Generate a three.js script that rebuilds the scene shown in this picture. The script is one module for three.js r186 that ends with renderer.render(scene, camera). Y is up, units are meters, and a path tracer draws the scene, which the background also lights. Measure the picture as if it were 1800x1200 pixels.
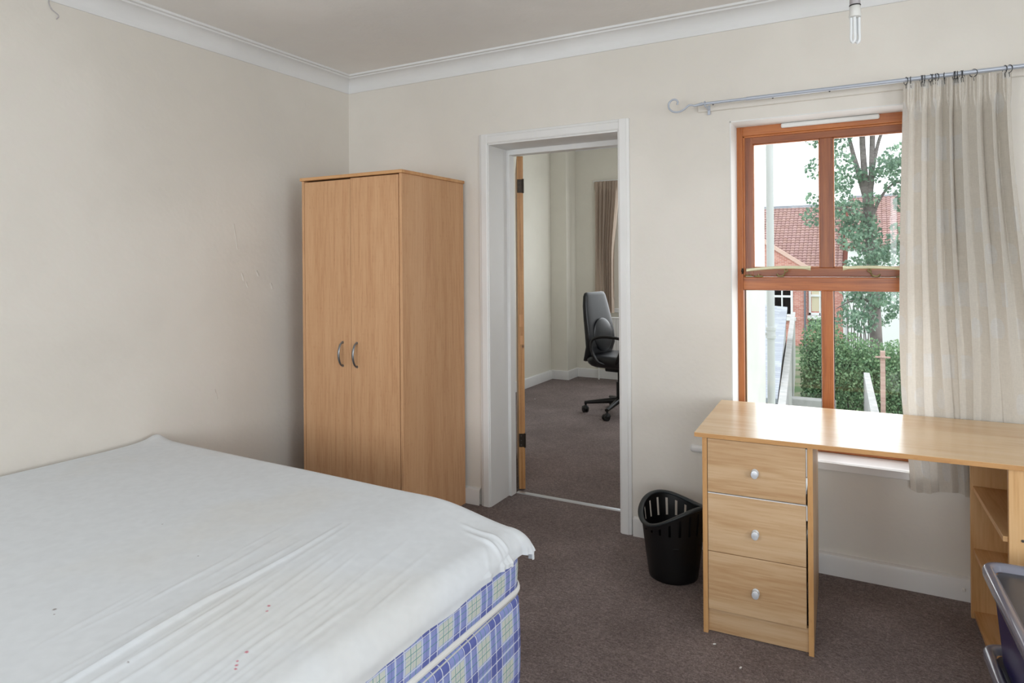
import * as THREE from 'three';
import { RoundedBoxGeometry } from 'three/addons/geometries/RoundedBoxGeometry.js';
import { mergeGeometries, mergeVertices, toCreasedNormals } from 'three/addons/utils/BufferGeometryUtils.js';
import { RectAreaLightUniformsLib } from 'three/addons/lights/RectAreaLightUniformsLib.js';

// ------------------------------------------------------------------ camera, sky, daylight, exposure
RectAreaLightUniformsLib.init();
const scene = new THREE.Scene();
const renderer = new THREE.WebGLRenderer({ antialias: true });
renderer.toneMapping = THREE.LinearToneMapping;
renderer.toneMappingExposure = 0.965;
renderer.shadowMap.enabled = true;
const deg = (a) => (a * Math.PI) / 180;
const camera = new THREE.PerspectiveCamera((2 * Math.atan(600 / 1170.19) * 180) / Math.PI, 1.5, 0.05, 300);
camera.position.set(0, 1.3, 0);
camera.rotation.order = 'YXZ';
camera.rotation.set(0, deg(28.61), deg(-0.45));
camera.setViewOffset(1800, 1200, 0, 140, 1800, 1200);          // shift lens: verticals stay upright
scene.background = new THREE.Color(0.93, 0.98, 1.0);            // bright overcast sky
scene.backgroundIntensity = 2.3;
function areaLight(name, w, h, intensity, color, pos, target) {
  const l = new THREE.RectAreaLight(color, intensity, w, h);
  l.name = name; l.position.set(...pos); l.lookAt(...target); scene.add(l);
  return l;
}
// daylight: right, pine and next-room windows; rear and next-room side lights added as fill
const DAY = new THREE.Color(0.93, 0.98, 1.03);
areaLight('right_window_daylight', 2.0, 1.4, 4.8, DAY, [2.5, 1.3, -0.1], [0, 2.4, -0.1]);
areaLight('rear_fill', 1.5, 1.3, 6.8, DAY, [0.9, 1.4, 2.1], [0.9, 2.3, 0]);
areaLight('second_rear_fill', 1.1, 1.3, 7.0, DAY, [-2.05, 1.4, 2.1], [-1.7, 2.3, 0]);
areaLight('pine_window_daylight', 0.62, 1.3, 2.8, DAY, [-0.18, 1.19, -3.245], [-0.18, 1.19, 0]);
areaLight('next_room_daylight', 1.1, 1.3, 3.0, DAY, [-1.85, 1.45, -6.99], [-1.85, 1.45, 0]);
areaLight('next_room_side_fill', 1.1, 1.1, 2.6, DAY, [-1.1, 1.5, -4.7], [-3, 1.5, -5.2]);

// ------------------------------------------------------------------ helpers
function rng(seed) { let a = seed >>> 0; return () => { a = (a + 0x6d2b79f5) >>> 0; let t = a; t = Math.imul(t ^ (t >>> 15), t | 1); t ^= t + Math.imul(t ^ (t >>> 7), t | 61); return ((t ^ (t >>> 14)) >>> 0) / 4294967296; }; }
const clamp = (x, a, b) => Math.min(b, Math.max(a, x)), lerp = (a, b, t) => a + (b - a) * t;
const smooth = (a, b, x) => { const t = clamp((x - a) / (b - a), 0, 1); return t * t * (3 - 2 * t); };
function hash2(x, y, s) { let h = Math.imul(x, 374761393) ^ Math.imul(y, 668265263) ^ Math.imul(s, 1274126177); h = Math.imul(h ^ (h >>> 13), 1274126177); return ((h ^ (h >>> 16)) >>> 0) / 4294967296; }
function vnoise(x, y, px, py, s) {                              // value noise that tiles after px, py cells
  const xi = Math.floor(x), yi = Math.floor(y), fx = x - xi, fy = y - yi, w = (a, n) => ((a % n) + n) % n;
  const u = fx * fx * (3 - 2 * fx), v = fy * fy * (3 - 2 * fy);
  const a = hash2(w(xi, px), w(yi, py), s), b = hash2(w(xi + 1, px), w(yi, py), s), c = hash2(w(xi, px), w(yi + 1, py), s), d = hash2(w(xi + 1, px), w(yi + 1, py), s);
  return lerp(lerp(a, b, u), lerp(c, d, u), v);
}
function fbm(u, v, cu, cv, oct, s) { let t = 0, a = 0.5, n = 0; for (let o = 0; o < oct; o++) { t += a * vnoise(u * cu, v * cv, cu, cv, s + o); n += a; a *= 0.5; cu *= 2; cv *= 2; } return t / n; }
function texture(w, h, fn, srgb, su = 1, sv = 1) {              // fn(u, v) -> [r, g, b] or grey, 0..1; su, sv: metres covered
  const d = new Uint8Array(w * h * 4);
  for (let y = 0; y < h; y++) for (let x = 0; x < w; x++) {
    const c = fn((x + 0.5) / w, (y + 0.5) / h), i = (y * w + x) * 4;
    if (typeof c === 'number') d[i] = d[i + 1] = d[i + 2] = clamp(c, 0, 1) * 255; else { d[i] = clamp(c[0], 0, 1) * 255; d[i + 1] = clamp(c[1], 0, 1) * 255; d[i + 2] = clamp(c[2], 0, 1) * 255; }
    d[i + 3] = 255;
  }
  const t = new THREE.DataTexture(d, w, h);
  t.wrapS = t.wrapT = THREE.RepeatWrapping; t.magFilter = THREE.LinearFilter; t.minFilter = THREE.LinearMipmapLinearFilter; t.generateMipmaps = true;
  if (srgb) t.colorSpace = THREE.SRGBColorSpace;
  t.repeat.set(1 / su, 1 / sv); t.needsUpdate = true;
  return t;
}
const mix3 = (a, b, t) => [lerp(a[0], b[0], t), lerp(a[1], b[1], t), lerp(a[2], b[2], t)];
const rgb = (r, g, b) => [r / 255, g / 255, b / 255];
const std = (o) => new THREE.MeshStandardMaterial(o), phy = (o) => new THREE.MeshPhysicalMaterial(o);

const taken = {};
const numbered = (n) => { const k = taken[n] = (taken[n] ?? -1) + 1; return k ? n + '_' + String(k).padStart(3, '0') : n; };
function clean(g) { if (g.index) g = g.toNonIndexed(); else g = g.clone(); g.clearGroups(); for (const k of Object.keys(g.attributes)) if (!['position', 'normal', 'uv'].includes(k)) g.deleteAttribute(k); if (!g.attributes.uv) g.setAttribute('uv', new THREE.BufferAttribute(new Float32Array(g.attributes.position.count * 2), 2)); if (!g.attributes.normal) g.computeVertexNormals(); return g; }
function join(list) { list = [].concat(list); return list.length === 1 ? list[0] : mergeGeometries(list.map(clean)); }
function obj(name, geoms, material, parent, label) {
  const m = new THREE.Mesh(join(geoms), material);
  m.name = parent ? name : numbered(name); m.castShadow = m.receiveShadow = true;
  if (parent) { const c = parent.userData.count ??= {}; const k = c[name] = (c[name] ?? -1) + 1; if (k) m.name = name + '_' + String(k).padStart(3, '0'); }
  if (label) m.userData.label = label;
  (parent ?? scene).add(m);
  return m;
}
function tag(o, label, category, group) { o.userData.label = label; o.userData.category = category; if (group) o.userData.group = group; return o; }
function thing(name, label, category, pos = [0, 0, 0], turn = 0, group) {
  const o = new THREE.Group(); o.name = numbered(name); o.position.set(...pos); o.rotation.y = turn; scene.add(o);
  return tag(o, label, category, group);
}
function structure(name, geoms, material) { const m = obj(name, geoms, material); m.userData.kind = 'structure'; return m; }
function structGroup(name, pos = [0, 0, 0]) { const o = new THREE.Group(); o.name = name; o.position.set(...pos); o.userData.kind = 'structure'; scene.add(o); return o; }
// uv in metres from the dominant axis of each triangle; u runs along the grain
let uvSeed = rng(77);
function uvBox(g, grain = 'x', shift = false) {
  g = clean(g);
  const p = g.attributes.position, uv = g.attributes.uv, ax = 'xyz', a = new THREE.Vector3(), b = new THREE.Vector3(), c = new THREE.Vector3(), n = new THREE.Vector3();
  const ou = shift ? uvSeed() * 7 : 0, ov = shift ? uvSeed() * 7 : 0;
  for (let i = 0; i < p.count; i += 3) {
    a.fromBufferAttribute(p, i); b.fromBufferAttribute(p, i + 1); c.fromBufferAttribute(p, i + 2);
    n.copy(b).sub(a).cross(c.clone().sub(a));
    const m = [Math.abs(n.x), Math.abs(n.y), Math.abs(n.z)], d = m.indexOf(Math.max(...m)), pl = [0, 1, 2].filter((k) => k !== d), gi = ax.indexOf(grain);
    const ku = pl.includes(gi) ? gi : pl[0], kv = pl.find((k) => k !== ku);
    [a, b, c].forEach((v, j) => uv.setXY(i + j, v.getComponent(ku) + ou, v.getComponent(kv) + ov));
  }
  return g;
}
function box(x0, x1, y0, y1, z0, z1, r = 0.0015, grain = 'x', shift = true) {
  const w = x1 - x0, h = y1 - y0, d = z1 - z0;
  const g = r > 0 ? new RoundedBoxGeometry(w, h, d, 2, Math.min(r, w / 2.01, h / 2.01, d / 2.01)) : new THREE.BoxGeometry(w, h, d);
  g.translate((x0 + x1) / 2, (y0 + y1) / 2, (z0 + z1) / 2);
  return uvBox(g, grain, shift);
}
const sheet = (x0, x1, y0, y1, z) => new THREE.PlaneGeometry(x1 - x0, y1 - y0).translate((x0 + x1) / 2, (y0 + y1) / 2, z);
function grid(nu, nv, fn, closeU = false) {                      // fn(i/nu, j/nv) -> [x, y, z, u, v]
  const P = [], U = [], I = [];
  for (let j = 0; j <= nv; j++) for (let i = 0; i <= nu; i++) { const q = fn(i / nu, j / nv); P.push(q[0], q[1], q[2]); U.push(q[3] ?? i / nu, q[4] ?? j / nv); }
  for (let j = 0; j < nv; j++) for (let i = 0; i < nu; i++) { const a = j * (nu + 1) + i, b = a + 1, c = a + nu + 1, d = c + 1; I.push(a, c, b, b, c, d); }
  const g = new THREE.BufferGeometry(); g.setAttribute('position', new THREE.Float32BufferAttribute(P, 3)); g.setAttribute('uv', new THREE.Float32BufferAttribute(U, 2)); g.setIndex(I); g.computeVertexNormals();
  if (closeU) { const n = g.attributes.normal; for (let j = 0; j <= nv; j++) { const a = j * (nu + 1), b = a + nu; for (let k = 0; k < 3; k++) { const s = n.getComponent(a, k) + n.getComponent(b, k); n.setComponent(a, k, s); n.setComponent(b, k, s); } } n.needsUpdate = true; g.normalizeNormals(); }
  return g;
}
// a skin over rings of points (each ring a closed list of Vector3), with flat caps
function loft(rings, cap = true) {
  const n = rings[0].length, g = grid(n, rings.length - 1, (u, v) => { const r = rings[Math.round(v * (rings.length - 1))], p = r[Math.round(u * n) % n]; return [p.x, p.y, p.z]; }, true);
  if (!cap) return g;
  const caps = [0, rings.length - 1].map((k) => {
    const c = rings[k].reduce((a, p) => a.add(p), new THREE.Vector3()).divideScalar(n), P = [], I = [];
    P.push(c.x, c.y, c.z); rings[k].forEach((p) => P.push(p.x, p.y, p.z));
    for (let i = 0; i < n; i++) k ? I.push(0, 1 + i, 1 + ((i + 1) % n)) : I.push(0, 1 + ((i + 1) % n), 1 + i);
    const q = new THREE.BufferGeometry(); q.setAttribute('position', new THREE.Float32BufferAttribute(P, 3)); q.setIndex(I); q.computeVertexNormals(); return q;
  });
  return join([g, ...caps]);
}
const V = (x, y, z) => new THREE.Vector3(x, y, z);
const curve = (pts) => new THREE.CatmullRomCurve3(pts.map((p) => V(...p)));
const tube = (pts, r, n = 24, m = 8) => new THREE.TubeGeometry(curve(pts), n, r, m, false);
function rod(a, b, r, m = 12, r2 = r) { const A = V(...a), B = V(...b), g = new THREE.CylinderGeometry(r2, r, A.distanceTo(B), m); g.applyQuaternion(new THREE.Quaternion().setFromUnitVectors(V(0, 1, 0), B.clone().sub(A).normalize())); g.translate((A.x + B.x) / 2, (A.y + B.y) / 2, (A.z + B.z) / 2); return g; }
const ball = (x, y, z, r, sx = 1, sy = 1, sz = 1, n = 16) => new THREE.SphereGeometry(r, n, Math.ceil(n * 0.7)).scale(sx, sy, sz).translate(x, y, z);
function limb(pts, radii, m = 10) {                              // tapering branch along points
  const c = curve(pts), N = pts.length * 6, rings = [], f = c.computeFrenetFrames(N);
  for (let i = 0; i <= N; i++) { const t = i / N, p = c.getPoint(t), k = t * (radii.length - 1), a = Math.min(Math.floor(k), radii.length - 2), r = lerp(radii[a], radii[a + 1], k - a); rings.push(Array.from({ length: m }, (_, j) => p.clone().addScaledVector(f.normals[i], Math.cos((-j / m) * 6.2832) * r).addScaledVector(f.binormals[i], Math.sin((-j / m) * 6.2832) * r))); }
  return loft(rings);
}
function roundRect(w, d, r, n = 6) { const out = []; for (const [cx, cz, a0] of [[w / 2 - r, d / 2 - r, 0], [-w / 2 + r, d / 2 - r, 1], [-w / 2 + r, -d / 2 + r, 2], [w / 2 - r, -d / 2 + r, 3]]) for (let i = 0; i <= n; i++) { const a = ((a0 + i / n) * Math.PI) / 2; out.push([cx + r * Math.cos(a), cz + r * Math.sin(a)]); } return out; }
// profile strip [ [out, up], ... ] run straight from (x0,z0) to (x1,z1); "out" points to the side given by n
function strip(profile, x0, z0, x1, z1, n, m0 = 0, m1 = 0) {
  const L = Math.hypot(x1 - x0, z1 - z0), dx = (x1 - x0) / L, dz = (z1 - z0) / L, pos = [], uv = [];
  const pt = (e, [o, y]) => e ? [x1 + n[0] * o + dx * m1 * o, y, z1 + n[1] * o + dz * m1 * o] : [x0 + n[0] * o - dx * m0 * o, y, z0 + n[1] * o - dz * m0 * o];
  for (let k = 0; k < profile.length - 1; k++) { const a = pt(0, profile[k]), b = pt(0, profile[k + 1]), c = pt(1, profile[k]), d = pt(1, profile[k + 1]); pos.push(...a, ...b, ...c, ...c, ...b, ...d); for (const q of [0, 0, 1, 1, 0, 1]) uv.push(q * L, k * 0.03); }
  const g = new THREE.BufferGeometry(); g.setAttribute('position', new THREE.Float32BufferAttribute(pos, 3)); g.setAttribute('uv', new THREE.Float32BufferAttribute(uv, 2)); g.computeVertexNormals();
  return toCreasedNormals(g, 0.6);
}

// ------------------------------------------------------------------ materials
const lumpy = texture(512, 512, (u, v) => 0.5 * fbm(u, v, 9, 9, 3, 3) + 0.5 * fbm(u, v, 60, 60, 3, 9), false, 1.1, 1.1);
const scuffs = texture(512, 512, (u, v) => { const b = fbm(u, v, 4, 4, 5, 21), k = fbm(u, v, 40, 40, 2, 5); const t = 0.965 + 0.035 * smooth(0.3, 0.7, b) + 0.008 * (k - 0.5); return [t, t * (0.994 + 0.006 * b), t * (0.985 + 0.015 * b)]; }, true, 2.6, 2.6);
const M = {};
M.wall = std({ color: new THREE.Color(0.80, 0.765, 0.71), map: scuffs, roughness: 0.72, bumpMap: lumpy, bumpScale: 0.0012 });
M.wallNext = std({ color: new THREE.Color(0.79, 0.765, 0.68), map: scuffs, roughness: 0.7, bumpMap: lumpy, bumpScale: 0.0012 });
M.ceiling = std({ color: new THREE.Color(0.90, 0.885, 0.865), map: scuffs, roughness: 0.9, bumpMap: lumpy, bumpScale: 0.0015 });
M.coving = std({ color: new THREE.Color(0.85, 0.86, 0.87), map: scuffs, roughness: 0.8 });
M.trim = std({ color: new THREE.Color(0.82, 0.82, 0.815), map: scuffs, roughness: 0.42 });
M.render = std({ color: new THREE.Color(0.85, 0.85, 0.84), map: scuffs, roughness: 0.9 });
const carpetFn = (dark, mid, light, s) => (u, v) => {
  const f = hash2(Math.floor(u * 1024), Math.floor(v * 1024), s), g = fbm(u, v, 300, 300, 2, s + 3), st = fbm(u, v, 90, 420, 2, s + 5), b = fbm(u, v, 5, 5, 4, s + 8);
  const t = 0.30 * f + 0.42 * g + 0.28 * st + 0.22 * (b - 0.5);
  return t < 0.5 ? mix3(dark, mid, clamp(t * 2, 0, 1)) : mix3(mid, light, clamp(t * 2 - 1, 0, 1));
};
M.carpet = std({ map: texture(1024, 1024, carpetFn(rgb(64, 54, 52), rgb(122, 109, 106), rgb(184, 171, 168), 31), true, 1.25, 1.25), roughness: 1, bumpMap: texture(512, 512, (u, v) => 0.5 * hash2(Math.floor(u * 512), Math.floor(v * 512), 4) + 0.5 * fbm(u, v, 170, 170, 2, 8), false, 0.62, 0.62), bumpScale: 0.004 });
// wood: u along the grain; fibre = short fine flecks, cathedral = broad figure
function wood(base, dark, light, o, su, sv, seed, W = 1024, H = 512) {
  return texture(W, H, (u, v) => {
    const warp = fbm(u, v, o.warpU ?? 2, 3, 3, seed) - 0.5;
    const band = fbm(u, v + warp * (o.warp ?? 0.1), o.longU ?? 1, o.bands ?? 12, 4, seed + 11);
    const fine = fbm(u, v, o.fineU ?? 10, o.fine ?? 120, 3, seed + 23);
    const fl = vnoise(u * (o.fleckU ?? 60), v * (o.fleckV ?? 220), o.fleckU ?? 60, o.fleckV ?? 220, seed + 31);
    let t = (o.band ?? 1) * (band - 0.5) + (o.fineAmt ?? 0.5) * (fine - 0.5) + (o.fleck ?? 0.3) * (fl > 0.8 ? (fl - 0.8) * 4 : 0);
    let c = t > 0 ? mix3(base, dark, clamp(t * 2, 0, 1)) : mix3(base, light, clamp(-t * 2, 0, 1));
    if (o.knots) for (const [ku, kv, kr] of o.knots) { let du = Math.abs(u - ku); du = Math.min(du, 1 - du); const d = Math.hypot(du * su, (v - kv) * sv * 1.6) / kr; if (d < 2.2) c = mix3(c, mix3(dark, [0.12, 0.06, 0.02], 0.6), Math.exp(-d * d * 1.6) * 0.9); }
    return c;
  }, true, su, sv);
}
const beechMap = wood(rgb(207, 161, 120), rgb(183, 132, 92), rgb(219, 176, 136), { bands: 9, band: 0.55, fine: 110, fineAmt: 0.5, fleckU: 45, fleckV: 260, fleck: 0.35, warp: 0.05 }, 1.0, 0.5, 101);
M.beech = phy({ map: beechMap, roughness: 0.5, specularIntensity: 0.7 });
M.beechEdge = phy({ map: wood(rgb(206, 155, 105), rgb(182, 126, 80), rgb(219, 172, 124), { bands: 6, fine: 60 }, 1.0, 0.5, 119, 256, 128), roughness: 0.5 });
const mapleO = { bands: 9, band: 0.95, longU: 2, fine: 90, fineAmt: 0.5, fleckU: 30, fleckV: 160, fleck: 0.12, warp: 0.22 };
const mapleMap = wood(rgb(205, 172, 134), rgb(182, 142, 100), rgb(216, 188, 153), mapleO, 0.9, 0.42, 201);
M.maple = phy({ map: mapleMap, roughness: 0.42 });
M.mapleTop = phy({ map: wood(rgb(219, 186, 144), rgb(200, 160, 113), rgb(229, 201, 163), { ...mapleO, bands: 11, band: 0.8 }, 1.3, 0.62, 231), roughness: 0.24, specularIntensity: 0.8, clearcoat: 0.2, clearcoatRoughness: 0.28 });
M.mapleEdge = phy({ map: wood(rgb(203, 155, 101), rgb(178, 126, 74), rgb(216, 172, 120), { bands: 5, fine: 60 }, 1.0, 0.5, 211, 256, 128), roughness: 0.45 });
M.shelfWood = phy({ map: wood(rgb(214, 170, 118), rgb(188, 138, 84), rgb(226, 188, 140), mapleO, 0.9, 0.42, 261, 512, 256), roughness: 0.45 });
M.pineFrame = phy({ map: wood(rgb(176, 99, 42), rgb(126, 62, 24), rgb(200, 128, 64), { bands: 9, band: 0.9, fine: 70, fineAmt: 0.5, fleck: 0.2 }, 0.8, 0.25, 301, 512, 256), roughness: 0.35, clearcoat: 0.4, clearcoatRoughness: 0.3 });
M.pineSash = phy({ map: wood(rgb(142, 77, 38), rgb(98, 48, 24), rgb(166, 100, 52), { bands: 9, band: 0.9, fine: 70, fineAmt: 0.5, fleck: 0.2 }, 0.8, 0.25, 311, 512, 256), roughness: 0.35, clearcoat: 0.4, clearcoatRoughness: 0.3 });
M.pineDoor = phy({ map: wood(rgb(199, 150, 96), rgb(150, 98, 52), rgb(216, 176, 128), { bands: 6, band: 1, fine: 50, fineAmt: 0.5, knots: [[0.3, 0.45, 0.012], [0.72, 0.55, 0.01]] }, 1.3, 0.12, 321, 1024, 96), roughness: 0.45 });
M.steel = std({ color: 0x8d8f92, metalness: 0.9, roughness: 0.32 });
M.silver = std({ color: 0xc4c7cc, metalness: 0.75, roughness: 0.35 });
M.rodPaint = std({ color: 0xb9c0cc, metalness: 0.35, roughness: 0.35 });
M.knob = std({ color: 0xdfe2e6, metalness: 0.4, roughness: 0.35 });
M.darkMetal = std({ color: 0x3a332c, metalness: 0.8, roughness: 0.45 });
M.ringMetal = std({ color: 0x4b4e50, metalness: 0.7, roughness: 0.4 });
M.brass = std({ color: 0x857a52, metalness: 0.85, roughness: 0.4 });
M.creamMetal = std({ color: 0xd9d6b4, metalness: 0.3, roughness: 0.3 });
M.glass = phy({ color: 0xffffff, transmission: 1, roughness: 0.0, thickness: 0, ior: 1.5 });
M.whitePlastic = std({ color: 0xe9e9e6, roughness: 0.35 });
M.greyPlastic = std({ color: 0xb4afb2, roughness: 0.4 });
M.black = std({ color: 0x08080a, roughness: 0.42 });
M.blackMatt = std({ color: 0x0c0c0d, roughness: 0.6 });
M.leather = phy({ color: 0x090b10, roughness: 0.42, clearcoat: 0.08, clearcoatRoughness: 0.3 });
M.screw = std({ color: 0x54504c, roughness: 0.5, metalness: 0.5 });

// ------------------------------------------------------------------ room shell
const XL = -2.775, ZB = -3.05, XR = 2.6, ZF = 2.2, HC = 2.4;
const ZN = -3.32, XNL = -3.17, XNR = -1.08, ZNB = -6.97, HN = 2.63;
structure('floor', [box(-3.0, XR + 0.2, -0.16, 0, ZN + 0.01, ZF + 0.2, 0, 'x', false), box(-3.4, -0.98, -0.16, 0, -7.1, ZN + 0.01, 0, 'x', false)], M.carpet);
structure('ceiling', [box(-3.0, XR + 0.2, HC, HC + 0.3, ZB, ZF + 0.2, 0, 'x', false), box(-3.4, -0.98, HN, HN + 0.1, -7.1, ZN, 0, 'x', false)], M.ceiling);
structure('wall_left', [box(XL - 0.22, XL, 0, HC, ZB, ZF + 0.2, 0, 'x', false)], M.wall);
{
  const w = scene.getObjectByName('wall_left');
  for (const [y0, z0, y1, z1, t] of [[1.495, -2.226, 1.375, -2.246, 0.0035], [1.25, -2.272, 1.22, -2.281, 0.005], [1.262, -2.362, 1.24, -2.372, 0.006], [1.195, -2.452, 1.17, -2.462, 0.006], [0.70, -2.112, 0.655, -2.125, 0.003], [1.205, -2.298, 1.185, -2.305, 0.0045], [2.2, -2.70, 2.12, -2.716, 0.002]]) obj('plaster_ridge', new THREE.CapsuleGeometry(t, Math.hypot(y1 - y0, z1 - z0), 4, 8).scale(0.35, 1, 1).rotateX(Math.atan2(z1 - z0, y1 - y0)).translate(XL, (y0 + y1) / 2, (z0 + z1) / 2), M.wall, w);
}
const RZ0 = -1.2, RZ1 = 1.0, BX0 = 0.1, BX1 = 1.7, BX2 = -2.65, BX3 = -1.45;             // unseen right-hand window; the rear ones added for fill light
structure('wall_right', [box(XR, XR + 0.2, 0, HC, ZB, RZ0, 0, 'x', false), box(XR, XR + 0.2, 0, HC, RZ1, ZF + 0.2, 0, 'x', false), box(XR, XR + 0.2, 0, 0.55, RZ0, RZ1, 0, 'x', false), box(XR, XR + 0.2, 2.15, HC, RZ0, RZ1, 0, 'x', false)], M.wall);
structure('wall_rear', [box(XL, BX2, 0, HC, ZF, ZF + 0.2, 0, 'x', false), box(BX3, BX0, 0, HC, ZF, ZF + 0.2, 0, 'x', false), box(BX2, BX3, 0, 0.75, ZF, ZF + 0.2, 0, 'x', false), box(BX2, BX3, 2.15, HC, ZF, ZF + 0.2, 0, 'x', false), box(BX1, XR, 0, HC, ZF, ZF + 0.2, 0, 'x', false), box(BX0, BX1, 0, 0.75, ZF, ZF + 0.2, 0, 'x', false), box(BX0, BX1, 2.15, HC, ZF, ZF + 0.2, 0, 'x', false)], M.wall);
const DL = -1.80, DR = -1.075, DH = 1.925;                       // door opening
const WL = -0.560, WR = 0.192, WB = 0.462, WT = 1.912;             // window opening
structure('wall_back', [box(-3.4, DL - 0.015, 0, HN + 0.1, ZN, ZB, 0, 'x', false), box(DR + 0.015, WL, 0, HN + 0.1, ZN, ZB, 0, 'x', false), box(DL - 0.015, DR + 0.015, DH + 0.015, HN + 0.1, ZN, ZB, 0, 'x', false),
  box(WL, WR, 0, WB - 0.03, ZN, ZB, 0, 'x', false), box(WL, WR, WT, HN + 0.1, ZN, ZB, 0, 'x', false), box(WR, XR + 0.2, 0, HN + 0.1, ZN, ZB, 0, 'x', false)], M.wall);
// next room
structure('wall_next_left', [box(XNL - 0.23, XNL, 0, HN, -7.1, ZN, 0, 'x', false)], M.wallNext);
structure('wall_next_right', [box(XNR, -0.975, -3.3, HN + 0.1, -7.1, -5.3, 0, 'x', false), box(XNR, -0.975, -3.3, HN + 0.1, -4.1, ZN, 0, 'x', false), box(XNR, -0.975, -3.3, 0.9, -5.3, -4.1, 0, 'x', false), box(XNR, -0.975, 2.1, HN + 0.1, -5.3, -4.1, 0, 'x', false)], M.render);
structure('wall_next_back', [box(XNL, -2.46, 0, HN, ZNB - 0.13, ZNB, 0, 'x', false), box(-1.25, XNR, 0, HN, ZNB - 0.13, ZNB, 0, 'x', false), box(-2.46, -1.25, 0, 0.78, ZNB - 0.13, ZNB, 0, 'x', false), box(-2.46, -1.25, 2.15, HN, ZNB - 0.13, ZNB, 0, 'x', false)], M.wallNext);
structure('pillar', [box(XNL, -2.975, 0, HN, ZNB, -6.71, 0.004, 'y', false)], M.wallNext);
// coving: cove with a small step above and below
const cove = (h, s = 1) => { const a = [[0, h - 0.085 * s], [0.006, h - 0.085 * s], [0.008, h - 0.078 * s]]; for (let i = 0; i <= 8; i++) { const t = (i / 8) * Math.PI / 2; a.push([0.008 + 0.062 * s * (1 - Math.cos(t)), h - 0.078 * s + 0.062 * s * Math.sin(t)]); } a.push([0.070 * s + 0.004, h - 0.010], [0.092 * s, h - 0.010], [0.092 * s, h + 0.001]); return a; };
structure('trim_1', [strip(cove(HC), XL, ZF, XL, ZB, [1, 0], 0, -1), strip(cove(HC), XL, ZB, XR, ZB, [0, 1], -1, -1), strip(cove(HC), XR, ZB, XR, ZF, [-1, 0], -1, -1), strip(cove(HC), XR, ZF, XL, ZF, [0, -1], -1, -1)], M.coving);
structure('trim_2', [strip(cove(HN, 1), XNL, ZN, XNL, -6.71, [1, 0], 0, -1), strip(cove(HN, 1), XNL, -6.71, -2.975, -6.71, [0, 1], -1, 1), strip(cove(HN, 1), -2.975, -6.71, -2.975, ZNB, [1, 0], 1, -1), strip(cove(HN, 1), -2.975, ZNB, XNR, ZNB, [0, 1], -1, 0)], M.coving);
// skirting boards
const skirt = (h) => [[0.02, 0], [0.02, h - 0.016], [0.017, h - 0.006], [0.008, h], [0, h]];
structure('baseboard_back', [strip(skirt(0.088), DR + 0.062, ZB, XR, ZB, [0, 1]), strip(skirt(0.088), XL, ZB, DL - 0.062, ZB, [0, 1])], M.trim);
structure('baseboard_left', [strip(skirt(0.088), XL, ZF, XL, ZB, [1, 0])], M.trim);
structure('baseboard_right', [strip(skirt(0.088), XR, ZB, XR, ZF, [-1, 0])], M.trim);
structure('baseboard_next', [strip(skirt(0.098), XNL, ZN, XNL, -6.71, [1, 0], 0, -1), strip(skirt(0.098), XNL, -6.71, -2.975, -6.71, [0, 1], -1, 1), strip(skirt(0.098), -2.975, -6.71, -2.975, ZNB, [1, 0], 1, -1), strip(skirt(0.098), -2.975, ZNB, XNR, ZNB, [0, 1], -1, 0)], M.trim);
// doorway: moulded architrave, lining and stop
{
  const d = structGroup('trim_3'), W = 0.052;
  const prof = (r) => { const s = new THREE.Shape(); s.moveTo(0, 0); s.lineTo(0, 0.013); s.lineTo(0.006, 0.016); s.lineTo(W - 0.016, 0.016); s.lineTo(W - 0.012, 0.012); s.lineTo(W - 0.002, 0.010); s.lineTo(W, 0.008); s.lineTo(W, 0); return s; };
  const run = (len, X, Y, Z, at) => { const g = new THREE.ExtrudeGeometry(prof(), { depth: len, bevelEnabled: false }); g.applyMatrix4(new THREE.Matrix4().makeBasis(V(...X), V(...Y), V(...Z))); return g.translate(...at); };
  obj('architrave', uvBox(run(DH + W, [-1, 0, 0], [0, 0, 1], [0, 1, 0], [DL - 0.002, 0, ZB]), 'y'), M.trim, d);
  obj('architrave', uvBox(run(DH + W, [1, 0, 0], [0, 0, 1], [0, -1, 0], [DR + 0.002, DH + W, ZB]), 'y'), M.trim, d);
  obj('architrave', uvBox(run(DR - DL + 0.004, [0, 1, 0], [0, 0, 1], [1, 0, 0], [DL - 0.002, DH + 0.002, ZB]), 'x'), M.trim, d);
  obj('door_lining', uvBox(join([box(DL - 0.016, DL + 0.004, 0, DH, ZN - 0.002, ZB + 0.008, 0.001, 'y')]), 'y'), M.trim, d);
  obj('door_lining', uvBox(join([box(DR - 0.004, DR + 0.016, 0, DH, ZN - 0.002, ZB + 0.008, 0.001, 'y')]), 'y'), M.trim, d);
  obj('door_lining', box(DL - 0.002, DR + 0.002, DH - 0.006, DH + 0.016, ZN - 0.002, ZB + 0.008, 0.001, 'x'), M.trim, d);
  obj('door_stop', box(DL + 0.003, DL + 0.022, 0, DH - 0.006, -3.292, -3.235, 0.003, 'y'), M.trim, d);
  obj('door_stop', box(DR - 0.022, DR - 0.003, 0, DH - 0.006, -3.292, -3.235, 0.003, 'y'), M.trim, d);
  obj('door_stop', box(DL + 0.02, DR - 0.02, DH - 0.034, DH - 0.005, -3.292, -3.235, 0.003, 'x'), M.trim, d);
}
structure('threshold', [strip([[0.018, 0.0], [0.015, 0.003], [0.006, 0.0045], [-0.006, 0.0045], [-0.015, 0.003], [-0.018, 0.0]], DL + 0.02, -3.312, DR - 0.02, -3.312, [0, 1])], M.silver);
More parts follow.
